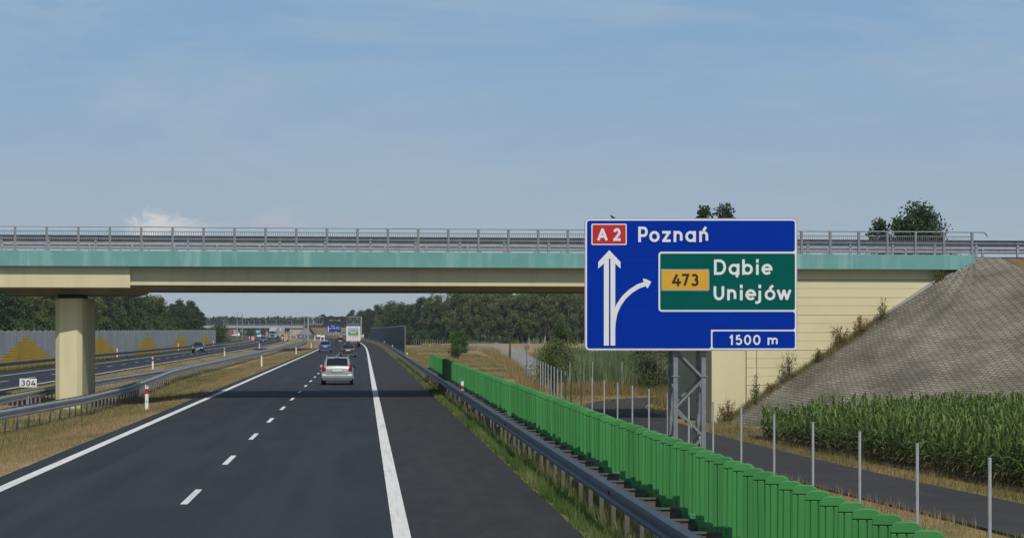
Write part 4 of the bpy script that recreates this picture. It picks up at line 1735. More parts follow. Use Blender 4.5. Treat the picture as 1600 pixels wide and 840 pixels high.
def oncoming_lorry(loc, rz, label, col=(0.6, 0.61, 0.62), col2=None):
    g = empty('lorry', loc, label, 'lorry', None, rz)
    w = mat('lorry_white', col, 0.4, var=0.05)
    b = MB()
    b.poly([(0.0, 0.45), (-0.02, 1.6), (0.25, 3.0), (0.6, 3.45), (2.3, 3.7), (2.3, 0.6)], -1.22, 1.22, 'x')
    b.build('cab', w, g, bevel=0.06)
    b = MB()
    b.poly([(-0.03, 1.75), (-0.05, 1.75), (0.21, 2.75), (0.23, 2.75)], -1.1, 1.1, 'x')
    b.build('windscreen', M['glass_dark'], g)
    b = MB()
    b.box(-0.75, 0.75, -0.06, -0.02, 0.75, 1.45)
    b.build('grille', M['black'], g)
    for s_ in (1, -1):
        b = MB()
        b.box(min(s_ * .75, s_ * 1.15), max(s_ * .75, s_ * 1.15), -.05, .02, .6, .85)
        b.build('headlight', M['lamp_clear'], g)
        b = MB()
        b.box(min(s_ * 1.22, s_ * 1.5), max(s_ * 1.22, s_ * 1.5), .2, .35, 1.9, 2.6)
        b.build('wing_mirror', M['black'], g)
        for y in (1.2, 8.5, 9.8, 11.1):
            b = MB()
            b.tube((s_ * 0.8, y, 0.5), (s_ * 1.2, y, 0.5), 0.5, 14)
            b.build('wheel', M['tyre'], g)
    b = MB()
    b.box(-1.25, 1.25, 2.7, 14, 1.1, 3.9)
    b.build('trailer_box', mat('lorry_trailer', col2, 0.6) if col2 else w, g, bevel=0.03)
    return g


oncoming_lorry(at(425.7, 855, z=-0.12), -0.07, 'white lorry coming towards the camera from under the far overpass', (0.36, 0.37, 0.38), (0.6, 0.6, 0.6))
oncoming_lorry(at(433.5, 985, z=-0.1), -0.1, 'second far white lorry half hidden behind the oncoming one', (0.7, 0.68, 0.64))
rl = oncoming_lorry(at(357, 1500, z=-0.6), -1.3, 'red lorry far away under the left span of the far overpass', (0.45, 0.05, 0.05), (0.36, 0.27, 0.25))

# ------------------------------------------------------------------ message gantry and far road furniture
GY = 750
gx0, gx1 = (481.5 - 568) * GY / F, (564.5 - 568) * GY / F
GA = empty('sign_gantry', (gx1, GY, 0), 'grey steel gantry over the carriageway carrying a black message board', 'gantry')


def gput(b, name, m):
    o = b.build(name, m, GA)
    o.matrix_parent_inverse = Matrix.Translation(-Vector(GA.location))
    return o


zt = CAMZ + (515 - 494.5) * GY / F
zb_ = CAMZ + (515 - 505) * GY / F
for x in (gx0, gx1):
    b = MB()
    b.box(x - 0.18, x + 0.18, GY - 0.2, GY + 0.2, -0.5, zt)
    gput(b, 'post', M['zinc'])
b = MB()
for z in (zt - 0.1, zb_ - 0.1):
    for y in (GY, GY + 1.2):
        b.bar((gx0, y, z), (gx1, y, z), 0.14, 0.14)
n = 14
for i in range(n):
    xa, xb = gx0 + (gx1 - gx0) * i / n, gx0 + (gx1 - gx0) * (i + 1) / n
    b.bar((xa, GY, zt - .1 if i % 2 else zb_ - .1), (xb, GY, zb_ - .1 if i % 2 else zt - .1), 0.07, 0.07)
    b.bar((xa, GY, zt - .1), (xa, GY, zb_ - .1), 0.06, 0.06)
gput(b, 'truss', M['zinc'])
vx0, vx1 = (505.8 - 568) * GY / F, (541 - 568) * GY / F
b = MB()
b.box(vx0, vx1, GY - 0.6, GY - 0.1, CAMZ + (515 - 506) * GY / F, CAMZ + (515 - 494.3) * GY / F)
gput(b, 'message_board', M['black'])
am = bpy.data.materials.new('amber_led')
am.use_nodes = True
pb_ = am.node_tree.nodes['Principled BSDF']
pb_.inputs['Base Color'].default_value = (0.5, 0.35, 0.1, 1)
pb_.inputs['Emission Color'].default_value = (1.0, 0.75, 0.25, 1)
pb_.inputs['Emission Strength'].default_value = 0.35
b = MB()
random.seed(3)
zc = CAMZ + (515 - 500.2) * GY / F
for i, x in enumerate(np.linspace((515.2 - 568) * GY / F, (531.5 - 568) * GY / F, 11)):
    if i in (4, 6):
        continue
    for k in range(3):
        if random.random() < 0.8:
            b.box(x, x + 0.16, GY - 0.62, GY - 0.602, zc - 0.2 + k * 0.15, zc - 0.1 + k * 0.15)
gput(b, 'led_text', am)

# far blue direction sign
FS = empty('direction_sign', at(522, 1050, z=-1.0), 'far blue direction sign with green and yellow fields left of the lorry', 'road sign')
b = MB()
b.box(-3.0, 3.1, 0, 0.1, 3.0, 6.3)
b.build('plate', M['blue'], FS)
b = MB()
b.box(-2.75, -2.65 + 0.25, -0.04, -0.01, 3.2, 5.6)
b.poly([(-2.95, 5.3), (-2.2, 5.3), (-2.57, 5.9)], -0.04, -0.01)
b.bar((-2.5, -0.03, 4.2), (-1.3, -0.03, 4.9), 0.02, 0.2)
b.build('arrow', M['white'], FS)
b = MB()
for x in (-1.4, -1.0, -0.6, -0.2):
    b.box(x, x + 0.25, -0.04, -0.01, 5.7, 6.0)
b.build('lettering', M['white'], FS)
b = MB()
for x in (0.9, 1.3, 1.7, 2.1):
    b.box(x, x + 0.22, -0.06, -0.05, 5.05, 5.3)
    b.box(x, x + 0.22, -0.06, -0.05, 4.45, 4.7)
b.build('lettering', M['white'], FS)
b = MB()
b.box(0.6, 2.95, -0.045, -0.01, 4.2, 5.5)
b.build('green_field', M['sgreen'], FS)
b = MB()
b.box(-0.9, 0.5, -0.045, -0.01, 4.6, 5.1)
b.build('yellow_field', M['yellow'], FS)
for x in (-2.3, 2.3):
    b = MB()
    b.tube((x, 0.2, -1), (x, 0.2, 6.2), 0.15, 8)
    b.build('leg', M['zinc'], FS)


def board(name, px, d, py0, py1, w, m, label, shape='rect', zg=-0.2, m2=None):
    loc = at(px, d, z=zg)
    g = empty(name, loc, label, 'road sign')
    z0 = CAMZ + (515 - py1) * d / F - zg
    z1 = CAMZ + (515 - py0) * d / F - zg
    b = MB()
    if shape == 'diamond':
        b.poly([(-w / 2, (z0 + z1) / 2), (0, z0), (w / 2, (z0 + z1) / 2), (0, z1)], -0.03, 0.03)
    else:
        b.box(-w / 2, w / 2, -0.03, 0.03, z0, z1)
    b.build('plate', m, g)
    if m2:
        b = MB()
        b.box(-w / 3, w / 3, -0.05, -0.031, z0 + (z1 - z0) * .35, z0 + (z1 - z0) * .6)
        b.build('symbol', m2, g)
    b = MB()
    b.tube((0, 0.08, 0), (0, 0.08, z1), 0.07, 6)
    b.build('pole', M['zinc'], g)
    return g


board('works_sign', 395, 700, 524.5, 532, 0.95, M['orange'], 'orange roadworks board left of the oncoming blue car', m2=M['bwhite'])
board('works_sign', 445.5, 900, 521.5, 528, 1.1, M['yellow'], 'square yellow roadworks board in the far median', m2=M['black'])
board('works_sign', 460.3, 900, 516, 522.5, 1.5, M['yellow'], 'yellow diamond roadworks board in the far median', 'diamond')
board('works_sign', 525.5, 900, 517, 521, 0.9, M['yellow'], 'small yellow board below the far blue direction sign', 'diamond')
board('blue_sign', 537.5, 860, 518.5, 525, 0.9, M['blue'], 'small blue square sign on a pole just left of the lorry', m2=M['bwhite'])
board('direction_sign', 403, 1180, 514.8, 520.5, 2.2, mat('far_light_blue', (0.03, 0.28, 0.55), 0.5), 'light blue sign seen under the far overpass', m2=M['bwhite'])
# red and white works barriers at the right verge, beacons in the median
for px, lab in ((564.3, 'left one of two red and white roadworks beacons right of the lorry'), (567.3, 'right one of two red and white roadworks beacons right of the lorry')):
    d = 690
    g = empty('works_beacon', at(px, d, z=0), lab, 'roadworks beacon', 'red and white roadworks beacons')
    b = MB()
    b.box(-0.22, 0.22, -0.04, 0.04, 0.15, 1.4 if px < 566 else 1.7)
    b.box(-0.3, 0.3, -0.2, 0.2, 0, 0.15, 1)
    b.build('panel', [M['bwhite'], M['black']], g)
    b = MB()
    for z in (0.35, 0.85):
        b.box(-0.225, 0.225, -0.05, -0.041, z, z + 0.22)
    b.build('red_band', M['orange'], g)
bcn = MB()
bcn.box(-0.13, 0.13, -0.03, 0.03, 0.1, 1.1, 0)
bcn.box(-0.22, 0.22, -0.15, 0.15, 0, 0.1, 1)
bcn.box(-0.131, 0.131, -0.035, -0.031, 0.35, 0.55, 2)
bcn.box(-0.131, 0.131, -0.035, -0.031, 0.75, 0.95, 2)
bcm = bcn.mesh('works_beacon', [M['bwhite'], M['black'], M['orange']])
for (px, d) in ((441, 700), (444.5, 690), (448.5, 760), (454, 830), (463, 780), (470, 850), (389.5, 680), (534, 700), (531.2, 720)):
    o = put(bcm, 'works_beacon', None, at(px, d, z=-0.1), 0, (1.0, 1.0, 1.1))
    tag(o, 'small white and orange roadworks beacon far ahead near the median', 'roadworks beacon', 'far roadworks beacons')
for (px, d) in ((492, 640), (501, 660), (506.5, 610)):
    o = put(dm, 'delineator', None, at(px, d, z=0.0), 0, (1.6, 1, 1.5))
    tag(o, 'small white marker post in the far dry grass beside the bend', 'marker post', 'far marker posts by the bend')

lamp = MB()
lamp.tube((0, 0, 0), (0, 0, 9.5), 0.17, 6, 0.12)
lamp.bar((0, 0, 9.5), (-1.2, 0, 9.8), 0.08, 0.08)
lamp.box(-1.7, -1.1, -0.12, 0.12, 9.74, 9.86)
lm = lamp.mesh('street_lamp', M['zinc'])
for (px, top, d) in ((350, 500, 1250), (354.5, 499, 1230), (370.6, 488.5, 1000), (378.7, 488, 980), (388.5, 501, 1250), (397.2, 499, 1220), (406.5, 500, 1200), (415.6, 498, 1180), (431.5, 499, 1170), (455.6, 500, 1120),
                     (475.6, 493, 960), (481, 492.5, 905)):
    h = (CAMZ + (515 - top) * d / F + 0.3) / 9.8
    o = put(lm, 'street_lamp', None, at(px, d, z=-0.3), 0, (1, 1, h))
    if h > 1.05 and px < 400:
        tag(o, 'tall thin grey lamp post rising highest above the far overpass', 'street lamp', 'tallest lamp posts at the far overpass')
    else:
        tag(o, 'thin grey lamp post standing near the far overpass', 'street lamp', 'lamp posts at the far overpass')

# ------------------------------------------------------------------ far overpass
FD = 1150
FO = empty('far_overpass', (0, FD, 0), 'far low grey concrete overpass with dark piers across the motorway', 'bridge')


def fz(py, d=FD):
    return CAMZ + (515 - py) * d / F


def fx(px, d=FD):
    return (px - 568) * d / F


b = MB()
b.box(fx(230), fx(474), 0, 9, fz(512.2), fz(508.6))
b.build('fascia', M['concrete'], FO)
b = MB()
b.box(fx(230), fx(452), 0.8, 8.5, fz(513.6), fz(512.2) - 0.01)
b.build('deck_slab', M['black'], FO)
for (a, c_) in ((371.5, 374.5), (415.5, 419)):
    b = MB()
    b.box(fx(a), fx(c_), 1.5, 7.5, -1, fz(513.6) - 0.01)
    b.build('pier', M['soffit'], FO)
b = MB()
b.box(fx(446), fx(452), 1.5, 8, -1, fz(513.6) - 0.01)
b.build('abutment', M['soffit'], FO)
b = MB()
b.box(fx(452.3), fx(474), 0.6, 1.2, -1, fz(512.2) - 0.02)
b.build('wing_wall', M['concrete'], FO)
b = MB()
for i in range(150):
    x = fx(230) + i * (fx(505) - fx(230)) / 150
    b.box(x, x + 0.09, 0.1, 0.2, fz(508.6), fz(506.6))
b.bar((fx(230), 0.15, fz(506.6)), (fx(505), 0.15, fz(506.6)), 0.08, 0.08)
b.build('railing', M['zinc_light'], FO)
b = MB()
cx, cz = fx(478), fz(511.5)
ring_ = [(cx + fx(568 + 15.5) * math.cos(t), 1 - 7 * math.sin(t), fz(525.5)) for t in np.linspace(PI, 0, 15)]
b.add([(cx, 1, cz)] + ring_, [(0, i + 1, i + 2) for i in range(14)])
o = b.build('far_cone', mat('far_paving', (0.20, 0.195, 0.18), 0.95, var=0.15, scale=0.5))
o.location = (0, FD, 0)
tag(o, 'far grey paved cone at the end of the far overpass', 'paved slope')
b = MB()
b.poly([(fx(470), 0), (fx(474), fz(510.8)), (fx(640), fz(511.5)), (fx(660), -1), (fx(470), -1)], 1.2, 10, 'y')
b.add([(fx(484), 1.15, fz(511)), (fx(640), 1.15, fz(511.5)), (fx(650), -7, -1), (fx(497), -7, -1)], [(0, 1, 2, 3)])
o = b.build('far_embankment', mat('far_bank', (0.15, 0.125, 0.06), 0.95, var=0.25, scale=0.1))
o.location = (0, FD, 0)
tag(o, kind='structure')

# ------------------------------------------------------------------ trees
def rand_unit(n):
    v = rng.normal(size=(n, 3))
    return v / np.linalg.norm(v, axis=1)[:, None]


def leaf_quads(c, size, cols, flat=0.0):
    n = len(c)
    a = rand_unit(n)
    t = rand_unit(n)
    u = np.cross(a, t)
    u /= np.linalg.norm(u, axis=1)[:, None]
    w = np.cross(a, u)
    su = (size * rng.uniform(0.6, 1.1, n))[:, None] / 2
    sw = (size * rng.uniform(0.4, 0.9, n))[:, None] / 2
    v = np.stack([c - u * su, c - w * sw, c + u * su, c + w * sw], 1)
    return v.reshape(-1, 3)


def make_tree(kind, H, W_, nleaf, lsize, pal, wts, seed, nclump=26):
    """returns (crown mesh, trunk mesh); origin at the foot"""
    global rng
    rng = np.random.default_rng(seed)
    r = random.Random(seed)
    tb = MB()
    bark = {'pine': M['pine_bark'], 'birch': M['birch_bark']}.get(kind, M['bark'])
    c0 = {'pine': 0.30, 'birch': 0.24, 'round': 0.15, 'shrub': 0.02, 'poplar': 0.12, 'spruce': 0.1}[kind]
    tr = H * 0.014 + 0.03
    lean = r.uniform(-0.02, 0.02) * H
    prev = Vector((0, 0, -0.2))
    for k in range(1, 8):
        t = k / 7
        p = Vector((lean * t + r.uniform(-.012, .012) * H, r.uniform(-.012, .012) * H, H * 0.93 * t))
        tb.tube(prev, p, tr * (1 - 0.8 * (k - 1) / 7), 7, tr * (1 - 0.8 * k / 7), cap=False)
        prev = p
    cl = []
    for i in range(nclump):
        t = (i + r.uniform(0, 1)) / nclump
        z = H * (c0 + (1 - c0) * t * 0.97)
        if kind == 'pine':
            prof = 0.55 + 0.45 * math.sin(PI * min(1, t * 0.9 + 0.15))
            prof *= (1 if t < 0.75 else 1 - (t - 0.75) * 2.2)
        elif kind == 'birch':
            prof = 0.35 + 0.65 * math.sin(PI * (0.15 + 0.8 * t))
        elif kind == 'spruce':
            prof = 1.05 - t
        elif kind == 'poplar':
            prof = 0.45 + 0.55 * math.sin(PI * (0.2 + 0.75 * t))
        else:
            prof = math.sqrt(max(0.08, 1 - (2 * t - 0.9) ** 2 * 0.95))
        a = r.uniform(0, 2 * PI)
        rad = W_ / 2 * prof * r.uniform(0.25, 0.95)
        c_ = Vector((lean * t + math.cos(a) * rad, math.sin(a) * rad, z))
        s_ = W_ * (0.17 if kind in ('pine', 'birch', 'spruce') else 0.20) * r.uniform(0.7, 1.3)
        cl.append((c_, s_))
        st = Vector((lean * t, 0, max(H * c0 * 0.7, z - rad * 0.9)))
        tb.tube(st, c_, tr * (0.14 if kind == 'birch' else 0.3), 5, tr * 0.08, cap=False)
    per = nleaf // nclump
    cs, ss, cc = [], [], []
    pal = np.array(pal)
    for (c_, s_) in cl:
        v = rand_unit(per) * (rng.uniform(0, 1, per) ** 0.45)[:, None] * s_
        v[:, 2] *= 0.62 if kind in ('pine', 'spruce') else 0.85
        cs.append(v + np.array(c_))
        ss.append(np.full(per, lsize))
        base_ = pal[rng.choice(len(pal), p=np.array(wts) / sum(wts))]
        cc.append(np.tile(base_, (per, 1)) * rng.uniform(0.75, 1.25, (per, 1)))
    C_, S_, K_ = np.concatenate(cs), np.concatenate(ss), np.concatenate(cc)
    v = leaf_quads(C_, S_, K_)
    cm = npmesh('crown', v, None, K_, M['leaf'], 4)
    tm = tb.mesh('trunk', bark, True)
    return cm, tm


PINE = [(0.0425, 0.0725, 0.0325), (0.0562, 0.0938, 0.04), (0.0725, 0.11, 0.045)]
BIRCH = [(0.1495, 0.1764, 0.0568), (0.1196, 0.157, 0.0523), (0.1869, 0.1914, 0.0673), (0.0927, 0.1346, 0.0448)]
DEC = [(0.0743, 0.1283, 0.0378), (0.0972, 0.1593, 0.0459), (0.0567, 0.1013, 0.0338)]
TV = {
    'pine': [make_tree('pine', 14, 6.4, 5200, 0.40, PINE, [2, 2, 1], s_, 46) for s_ in (11, 12, 13)],
    'birch': [make_tree('birch', 12.5, 5.8, 7000, 0.34, BIRCH, [2, 2, 1, 2], s_, 48) for s_ in (21, 22, 23)],
    'oak': [make_tree('round', 11.5, 7.0, 5200, 0.40, DEC, [2, 1, 2], s_, 46) for s_ in (31, 32)],
    'spruce': [make_tree('spruce', 12, 4.0, 2000, 0.38, PINE, [2, 2, 1], 41, 34)],
    'understory': [make_tree('shrub', 4.5, 6.0, 2600, 0.36, DEC, [2, 1, 2], 51, 20)],
}
KN = {'pine': ('pine_tree', 'dark pine tree'), 'birch': ('birch_tree', 'yellow green birch with a pale thin trunk'), 'oak': ('broadleaf_tree', 'rounded mid green broadleaf tree'),
      'spruce': ('spruce_tree', 'pointed dark spruce'), 'understory': ('undergrowth_bush', 'low leafy bush')}


def plant(kind, x, y, sc, where, group, z=None):
    cm, tm = random.choice(TV[kind])
    nm, ds = KN[kind]
    g = empty(nm, (x, y, gz(x, y) if z is None else z), ds + ' ' + where, 'bush' if kind == 'understory' else 'tree', group + ' (' + nm.replace('_', ' ') + ')', random.uniform(0, 6.28))
    k = sc * random.uniform(0.92, 1.08)
    g.scale = (sc * random.uniform(.9, 1.15), sc * random.uniform(.9, 1.15), k)
    put(cm, 'crown', g)
    put(tm, 'trunk', g)
    return g


random.seed(21)
# right forest: edge follows the verge, then crosses behind the wheat field
def edge_y(px):
    return float(np.interp(px, [562, 575, 600, 650, 700, 760, 1000, 1300], [900, 800, 690, 640, 612, 600, 590, 590]))


nR = 0
px = 566
while px < 1100:
    for row in range(3):
        d = edge_y(px) + row * 9 + random.uniform(-3, 3)
        x = (px + random.uniform(-5, 5) - 568) * d / F
        if x - shift(d) < 8.5:
            continue
        if px > 930 and row > 0:
            continue
        if px < 690:
            kind = random.choice(['pine', 'pine', 'oak', 'birch', 'spruce'])
        elif px < 740:
            kind = random.choice(['birch', 'oak', 'pine'])
        else:
            kind = 'birch' if row == 0 else random.choice(['birch', 'pine', 'oak'])
        top = float(np.interp(px, [562, 575, 600, 640, 690, 720, 760], [486, 479, 474, 471, 464, 461, 454]))
        want = CAMZ + (515 - top) * d / F + 1.0 + (random.uniform(-1.8, 0.6))
        base_h = {'pine': 14, 'birch': 12.5, 'oak': 11.5, 'spruce': 12}[kind]
        plant(kind, x, d, want / base_h, 'in the forest right of the motorway', 'forest right of the motorway')
        nR += 1
    px += random.uniform(11, 15)
for px in np.arange(566, 800, 11):
    d = edge_y(px) - 4 + random.uniform(-2, 2)
    x = (px - 568) * d / F
    if x - shift(d) > 8.5:
        plant('understory', x, d, random.uniform(0.7, 1.0) if px < 690 else 0.5, 'at the foot of the forest right of the motorway', 'forest foot right of the motorway')
# trees left of the lorry, lower
for px in np.arange(500, 566, 5.5):
    d = random.uniform(1180, 1260)
    x = fx(px, d)
    top = 496 - random.uniform(0, 3) - (6 if 541 < px < 556 else 0)
    plant(random.choice(['pine', 'oak', 'spruce']), x, d, (CAMZ + (515 - top) * d / F + 1) / 13, 'behind the message gantry', 'trees behind the gantry')
# left forest behind the noise barrier
px = -6
while px < 318:
    for row in range(3):
        d = float(np.interp(px, [0, 60, 150, 250, 318], [330, 350, 400, 480, 560])) + row * 10 + random.uniform(-4, 4)
        x = (px + random.uniform(-5, 5) - 568) * d / F
        if px > 306 and row:
            continue
        if px > 245:
            kind = 'pine'
        elif px > 150:
            kind = random.choice(['birch', 'oak', 'oak', 'pine'])
        else:
            kind = random.choice(['oak', 'birch', 'pine', 'pine'])
        top = float(np.interp(px, [0, 180, 210, 240, 270, 300, 316], [452, 455, 462, 469, 473, 476, 484]))
        want = CAMZ + (515 - top) * d / F + 0.7 + random.uniform(-1.2, 0.5)
        base_h = {'pine': 14, 'birch': 12.5, 'oak': 11.5, 'spruce': 12}[kind]
        plant(kind, x, d, want / base_h, 'in the forest behind the noise barrier', 'forest behind the noise barrier')
    if random.random() < 0.7:
        d2 = float(np.interp(px, [0, 60, 150, 250, 318], [330, 350, 400, 480, 560])) - 5
        plant('understory', fx(px, d2), d2, 1.1, 'behind the top edge of the noise barrier', 'bushes behind the noise barrier')
    px += random.uniform(9, 13)
# bushes at the far end of the noise barrier
for (px, d, s_, lab) in ((343, 640, 1.05, 'dark green bush just right of the far end of the noise barrier'), (337, 700, 0.8, 'smaller bush behind the far end of the noise barrier')):
    g = plant('understory', fx(px, d), d, s_, '', 'x')
    g['label'] = lab
    del g['group']
# behind the far overpass: bushes
for px in (383, 392, 438):
    plant('understory', fx(px, 1200), 1200, 1.0, 'seen under the far overpass', 'bushes under the far overpass')

# distant wood along the horizon
rng = np.random.default_rng(77)
cs, cc, ss = [], [], []
for i in range(3000):
    px = rng.uniform(300, 1700)
    d = rng.uniform(1900, 2150)
    x = (px - 568) * d / F
    h = 12 + 3 * vnoise(np.array([px + 50.0]), np.array([10.0]), 22.0, 4)[0] + rng.uniform(-1.0, 1.8)
    n = 26
    t = rng.uniform(0, 1, n)
    w = 3.2 * (1.1 - t)
    a = rng.uniform(0, 2 * PI, n)
    cs.append(np.stack([x + np.cos(a) * w, d + np.sin(a) * w, -1 + h * t], 1))
    cc.append(np.array((0.030, 0.050, 0.022)) * rng.uniform(0.7, 1.35) * rng.uniform(0.85, 1.15, (n, 1)))
    ss.append(np.full(n, 3.0))
C_, K_, S_ = np.concatenate(cs), np.concatenate(cc), np.concatenate(ss)
o = link(npmesh('distant_wood', leaf_quads(C_, S_, K_), None, K_, M['leaf'], 4), 'distant_wood')
tag(o, 'dark distant wood running along the horizon behind the far overpass', 'wood', kind='stuff')

# single trees
def single(name, kind, px, d, H, W_, nleaf, ls, pal, seed, label, cat='tree', nclump=26, z=None, wts=None):
    cm, tm = make_tree(kind, H, W_, nleaf, ls, pal, wts or [1] * len(pal), seed, nclump)
    x = fx(px, d)
    g = empty(name, (x, d, gz(x, d) if z is None else z), label, cat)
    put(cm, 'crown', g)
    put(tm, 'trunk', g)
    return g


LIME = [(0.085, 0.165, 0.03), (0.065, 0.13, 0.03), (0.12, 0.19, 0.04)]
single('young_tree', 'round', 716, 335, 3.8, 3.6, 5500, 0.20, LIME, 61, 'small bright green young tree on the mown grass behind the green screen', nclump=22)
single('willow_bush', 'round', 874, 172, 4.5, 2.7, 5000, 0.13, DEC, 62, 'dark green small tree above lighter scrub behind the black post', 'tree', 20)
single('willow_bush', 'shrub', 870, 160, 3.2, 3.6, 5500, 0.13, [(0.13, 0.165, 0.05), (0.10, 0.14, 0.042)], 63, 'light green scrub bush right behind the black post', 'bush', 22)
single('willow_bush', 'shrub', 1026, 152, 3.8, 4.4, 7000, 0.14, [(0.085, 0.12, 0.038), (0.11, 0.145, 0.045)], 64, 'leafy willow bush left of the sign tower beside the bridge abutment', 'bush', 24)
TALL = [(0.0308, 0.0572, 0.022), (0.044, 0.0748, 0.0275), (0.0605, 0.0935, 0.033)]
D2 = 230
single('poplar_tree', 'round', 1438, D2, 16.2, 6.8, 15000, 0.36, TALL, 71, 'big dark green tree rising behind the bridge railing right of the sign', nclump=75)
single('poplar_tree', 'round', 1403, D2 + 2, 15.2, 4.8, 9000, 0.36, TALL, 78, 'dark tree merging into the left half of the big tree behind the railing', nclump=55)
single('poplar_tree', 'poplar', 1461, D2 + 6, 14.0, 2.6, 6000, 0.36, TALL, 72, 'narrow tree touching the right side of the big dark tree', nclump=40)
single('poplar_tree', 'poplar', 1379, D2 + 3, 15.3, 3.0, 6000, 0.36, TALL, 73, 'narrow lower tree left of the big dark tree behind the railing', nclump=40)
single('poplar_tree', 'round', 1409, D2 + 5, 14.2, 3.0, 6000, 0.36, TALL, 77, 'mid height tree filling the gap left of the big dark tree', nclump=40)
single('poplar_tree', 'round', 1092, D2 + 10, 17.0, 3.6, 6000, 0.36, TALL, 74, 'left one of two dark tree tops above the blue sign', nclump=44)
single('poplar_tree', 'round', 1134, D2 + 10, 17.1, 4.2, 6000, 0.36, TALL, 75, 'right one of two dark tree tops above the blue sign', nclump=44)
single('low_bush', 'round', 1554, 420, 17.8, 3.6, 1500, 0.35, TALL, 76, 'small dark tree top seen beyond the overpass crash barrier at the far right', nclump=16)

# ------------------------------------------------------------------ corn
def corn_field():
    global rng
    rng = np.random.default_rng(5)
    quads, cols = [], []
    rows = []
    d = 44.0
    fl = lambda y: float(np.interp(y, [40, 60, 85, 90], [18.6, 16.95, 15.4, 15.4]))
    y = 46.0
    while y < 89:
        x = fl(y) + rng.uniform(-0.25, 0.2)
        k = 0
        while x < min(fl(y) + 13, 0.29 * y + 3.0):
            rows.append((x, y + rng.uniform(-0.06, 0.06)))
            x += 0.50 + rng.uniform(-0.08, 0.08)
        y += 0.19 + rng.uniform(-0.03, 0.03)
    for (x, y) in rows:
        # slope toe keeps the corn outside the paved cone
        p = BRM.inverted() @ Vector((x, y, 0))
        if math.hypot(p.x - AX.x, p.y - AX.y) < RR + 1.0:
            continue
        H = (1.42 + 0.22 * math.sin(y * 0.13) + 0.35 * np.clip((x - fl(y)) / 5, 0, 1)) * rng.uniform(0.70, 1.2) * (0.82 + 0.36 * float(vnoise(np.array([x * 1.0]), np.array([y * 1.0]), 2.6, 9)[0]))
        if rng.uniform() < 0.10:
            continue
        base_ = np.array((x, y, -1.12))
        tone = rng.uniform(0.75, 1.25)
        # stalk
        top = base_ + np.array((rng.uniform(-.06, .06), rng.uniform(-.06, .06), H * 0.8))
        a = rng.uniform(0, PI)
        for aa in (a, a + PI / 2):
            u = np.array((math.cos(aa), math.sin(aa), 0)) * 0.013
            quads.append([base_ - u, base_ + u, top + u * .5, top - u * .5])
            cols.append(np.array((0.10, 0.13, 0.035)) * tone)
        nl = 10
        a0 = rng.uniform(0, PI)
        for i in range(nl):
            t = (i + 0.5) / nl
            a = a0 + (i % 2) * PI + rng.uniform(-0.5, 0.5)
            dr = np.array((math.cos(a), math.sin(a), 0))
            sd = np.array((-math.sin(a), math.cos(a), 0))
            s0 = base_ + (top - base_) * (0.12 + 0.86 * t)
            Lf = (0.50 + 0.25 * math.sin(PI * t)) * rng.uniform(0.8, 1.15)
            up = rng.uniform(0.6, 1.2) + (1.1 if t > 0.7 else 0)
            dry = t < 0.18
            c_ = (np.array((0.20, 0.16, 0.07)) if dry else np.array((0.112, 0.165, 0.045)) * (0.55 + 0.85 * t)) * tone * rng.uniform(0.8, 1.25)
            prev, pw = s0, 0.02
            for j in range(1, 5):
                q = j / 4
                r = Lf * q
                z = up * Lf * q * (1.15 - 0.95 * q * (1.3 - 0.5 * t))
                p_ = s0 + dr * r * (0.75 if t < 0.7 else 0.42) + np.array((0, 0, z))
                w = (0.028, 0.029, 0.021, 0.003)[j - 1]
                tw = sd + np.array((0, 0, rng.uniform(-0.4, 0.4)))
                quads.append([prev - tw * pw, prev + tw * pw, p_ + tw * w, p_ - tw * w])
                cols.append(c_)
                prev, pw = p_, w
    v = np.array(quads).reshape(-1, 3)
    me = npmesh('corn_field', v, None, np.array(cols), M['blade'], 4)
    o = link(me, 'corn_field')
    tag(o, 'dense green maize field at the foot of the paved slope', 'maize field', kind='stuff')


corn_field()
# bare soil strip under the maize
b = MB()
b.add([(15.0, 91, -1.03), (15.05, 85, -1.03), (16.65, 60, -1.03), (18.3, 42, -1.03), (30, 42, -1.03), (30, 91, -1.03)], [(0, 1, 2, 3, 4, 5)])
o = structure(b, 'field_soil', mat('field_soil', (0.075, 0.055, 0.04), 0.95, var=0.3, scale=3, bump=0.8, bscale=10))

